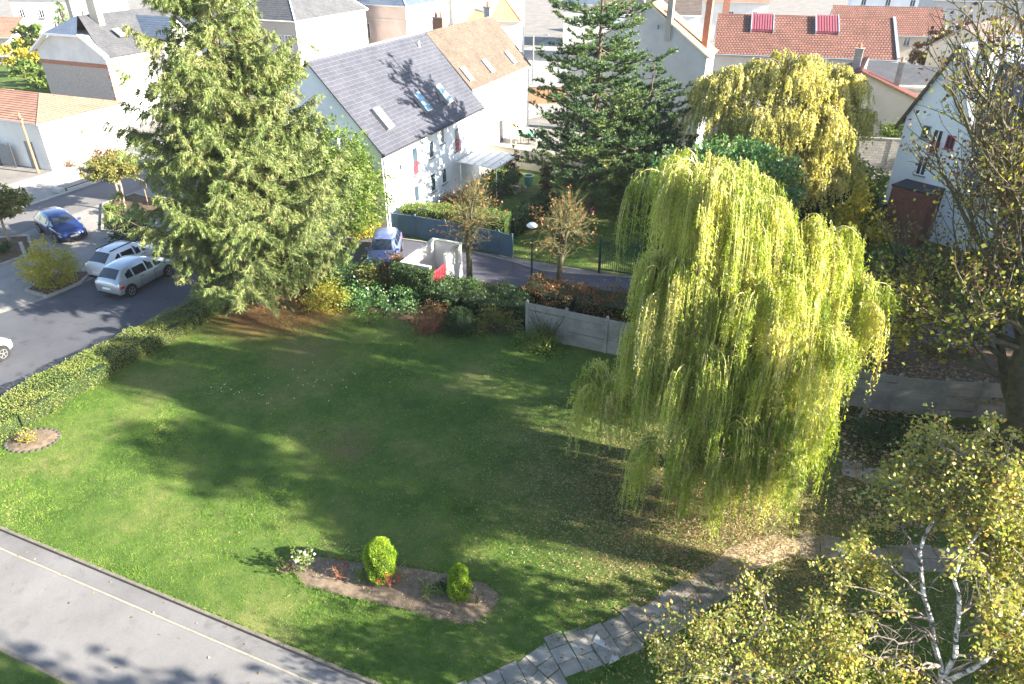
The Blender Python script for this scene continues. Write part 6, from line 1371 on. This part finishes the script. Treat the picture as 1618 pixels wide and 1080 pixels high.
o = thing('road_sign', 'round road sign seen from behind beside the clipped trees', 'sign', (-43.3, 35.4, 0)); MB().bar((0, 0, 0), (0, 0, 2.0), .03, 8).build('pole', 'brown_wood', o); q = MB().bar((0, -.02, 1.6), (0, .01, 1.6), .32, 18).build('sign_plate', 'slab', o)
o = thing('letterboxes', 'slatted grey panel on a post before the garage wall', 'sign', (-55.6, 43.2, 0)); MB().bar((0, 0, 0), (0, 0, 1.5), .05, 8).build('post_shaft', 'brown_wood', o)
for i in range(4): q = MB().box(-.02, .02, -.42, .42, 1.25+i*.16, 1.37+i*.16).build('slat', 'grey_paint', o)
MB().box(-.05, .05, .35, .5, .0, .9).build('leg', 'grey_paint', o)
o = thing('low_street_wall', 'long low white-edged trough beside the street', 'wall', (-52.4, 35.4, 0)); MB().box(0, .15, 0, 9, 0, .4).build('wall_body', 'slab_white', o); MB().box(.9, 1.02, 0, 9, 0, .25).build('front_kerb', 'slab_white', o); MB().box(.16, .89, .05, 9, .0, .07).build('trough', 'dark_trim', o)
for i in range(2): MB().box(.0, .9, -.5+i*.2, -.32+i*.2, 0, .35).build('end_block', 'slab_white', o)
# blue panels along the garden
pts = [(-24.25, 37.45), (-22.6, 37.6), (-20.4, 37.5), (-18.3, 37.4), (-16.6, 37.2), (-15.6, 36.95)]
o = thing('blue_panel_fence', 'blue-grey solid panel fence along the drive by the white house', 'fence', (*pts[0], 0))
for a, b in zip(pts, pts[1:]):
    d = math.hypot(b[0]-a[0], b[1]-a[1]); ang = math.atan2(b[1]-a[1], b[0]-a[0]); q = MB().box(.03, d-.03, -.02, .02, .05, 1.5)
    for k in range(int(d/.35)): q.box(.1+k*.35, .12+k*.35, -.03, -.021, .08, 1.47)
    q = q.build('panel', 'blue_panel', o); q.location = (a[0]-pts[0][0], a[1]-pts[0][1], 0); q.rotation_euler = (0, 0, ang)
for p in pts: q = MB().box(-.045, .045, -.045, .045, 0, 1.62).build('post', 'blue_panel', o); q.location = (p[0]-pts[0][0], p[1]-pts[0][1], 0)
# green barred gate
o = thing('barred_gate', 'dark green barred metal gate at the far side of the drive', 'gate', (-10.15, 37.05, 0), R(4))
for x in (0, 2.2): MB().box(x-.07, x+.07, -.07, .07, 0, 2.1).build('gate_post', 'green_metal', o)
for z in (.2, 1.85): MB().box(.08, 2.12, -.025, .025, z, z+.06).build('gate_rail', 'green_metal', o)
for i in range(17): MB().bar((.16+i*.118, 0, .26), (.16+i*.118, 0, 1.85), .014, 5).build('gate_bar', 'green_metal', o)
# carport / awning and terrace things
o = thing('carport', 'white sheet-roofed carport on thin posts beside the white house', 'carport', (-23.9, 46.2, 0))
MB().prism([(0, 0, 2.5), (3.1, .3, 2.25), (3.1, 4.3, 2.25), (0, 4.0, 2.5)], (0, 0, .06)).build('roof', 'roof_sheet', o)
for x, y in ((.2, .2), (2.95, .5), (2.95, 4.1), (.2, 3.8)): MB().bar((x, y, 0), (x, y, 2.3), .04, 6).build('post', 'white_paint', o)
for i in range(6): MB().bar((.05+i*.6, .05*i, 2.57-.045*i), (.05+i*.6, 4.0+.05*i, 2.57-.045*i), .015, 4).build('roof_rib', 'zinc', o)
o = thing('rain_barrel', 'green plastic tub by the purple columnar shrubs', 'barrel', (-19.9, 50.4, 0)); MB().lathe([(.3, 0), (.38, .5), (.36, .8), (.30, .8), (.28, .4), (0, .4)], 14).build('tub', 'plastic_green', o); MB().lathe([(.37, .78), (.40, .8), (.40, .84), (.36, .84)], 14).build('rim', 'white_paint', o)
o = thing('garden_table', 'green round table on the terrace of the cream house', 'table', (-23.3, 58.3, 1.1)); MB().lathe([(0, .72), (.9, .72), (.9, .77), (0, .77)], 16).build('table_top', 'plastic_green', o)
for i in range(4): MB().bar((.5*math.cos(i*1.57+.8), .5*math.sin(i*1.57+.8), 0), (.5*math.cos(i*1.57+.8), .5*math.sin(i*1.57+.8), .72), .03, 5).build('leg', 'dark_trim', o)
def chair(label, x, y, rz, m):
    o = thing('garden_chair', label, 'chair', (x, y, 1.1), R(rz), 'chairs on the terrace'); MB().box(-.24, .24, -.24, .24, .42, .46).build('seat', m, o); MB().box(-.24, .24, .2, .24, .46, .92).build('backrest', m, o)
    for a in (-.2, .2):
        for b in (-.2, .2): MB().box(a-.02, a+.02, b-.02, b+.02, 0, .42).build('leg', m, o)
chair('white garden chair left of the green table', -24.2, 57.6, 30, 'white_paint'); chair('dark garden chair beyond the green table', -22.4, 59.3, 200, 'dark_trim'); chair('white garden chair right of the green table', -22.0, 58.0, 120, 'white_paint')
o = thing('garden_bench', 'pale bench cluttered with pots under the carport edge', 'bench', (-20.6, 48.6, 0)); MB().box(-.8, .8, -.2, .2, .42, .48).build('seat', 'shutter', o)
for a in (-.7, .7): MB().box(a-.04, a+.04, -.18, .18, 0, .42).build('leg', 'shutter', o)
for x, y, lb in ((-21.0, 47.9, 'plant pot at the left end of the carport bench'), (-20.0, 48.0, 'plant pot in front of the carport bench'), (-19.7, 49.0, 'plant pot behind the right end of the carport bench')):
    o = thing('plant_pot', lb, 'pot', (x, y, 0), 0, 'pots beside the carport bench'); MB().lathe([(.12, 0), (.2, .3), (.22, .3), (.22, .36), (.17, .36), (0, .3)], 10).build('pot_body', 'shutter', o); s = Soup(); leaf_lobes(s, [(0, 0, .5, .25, .25, .2)], 120, .1, .05); s.build('foliage', 'bright_leaf', o)
o = thing('wall_planter_post', 'short concrete post stub beside the block garden wall', 'post', (1.0, 60.0, 0)); MB().box(-.08, .08, -.08, .08, 0, 1.2).build('post_shaft', 'concrete', o); MB().box(-.11, .11, -.11, .11, 1.2, 1.27).build('cap', 'concrete', o)
print('TRIS', TRI[0])
# roof aerials
for x, y, z, lb in ((-29.3, 63.4, 11.0, 'small roof aerial on the far end of the brown tiled house'), (-13.2, 65.6, 12.4, 'thin aerial on the chimney of the grey gable house')):
    o = thing('roof_aerial', lb, 'aerial', (x, y, z)); MB().bar((0, 0, 0), (0, 0, 1.3), .022, 5).build('mast', 'zinc', o)
    b = MB().bar((-.45, 0, 1.2), (.45, 0, 1.2), .014, 4)
    for i in range(5): b.bar((-.4+i*.2, -.22+i*.03, 1.21), (-.4+i*.2, .22-i*.03, 1.21), .010, 4)
    b.build('antenna_bars', 'zinc', o)
# ------------------------------------------------------------------ thin autumn haze
hz = MB().box(-190, 90, -40, 230, -1.1, 23.5).build('haze', 'white_paint'); hz.data.materials.clear(); hz['kind'] = 'stuff'
m = bpy.data.materials.new('haze_air'); m.use_nodes = True; n = m.node_tree.nodes; n.clear()
v = n.new('ShaderNodeVolumePrincipled'); v.inputs['Color'].default_value = (.86, .90, 1, 1); v.inputs['Density'].default_value = .00015; v.inputs['Anisotropy'].default_value = .0
mo = n.new('ShaderNodeOutputMaterial'); m.node_tree.links.new(v.outputs[0], mo.inputs['Volume']); hz.data.materials.append(m)
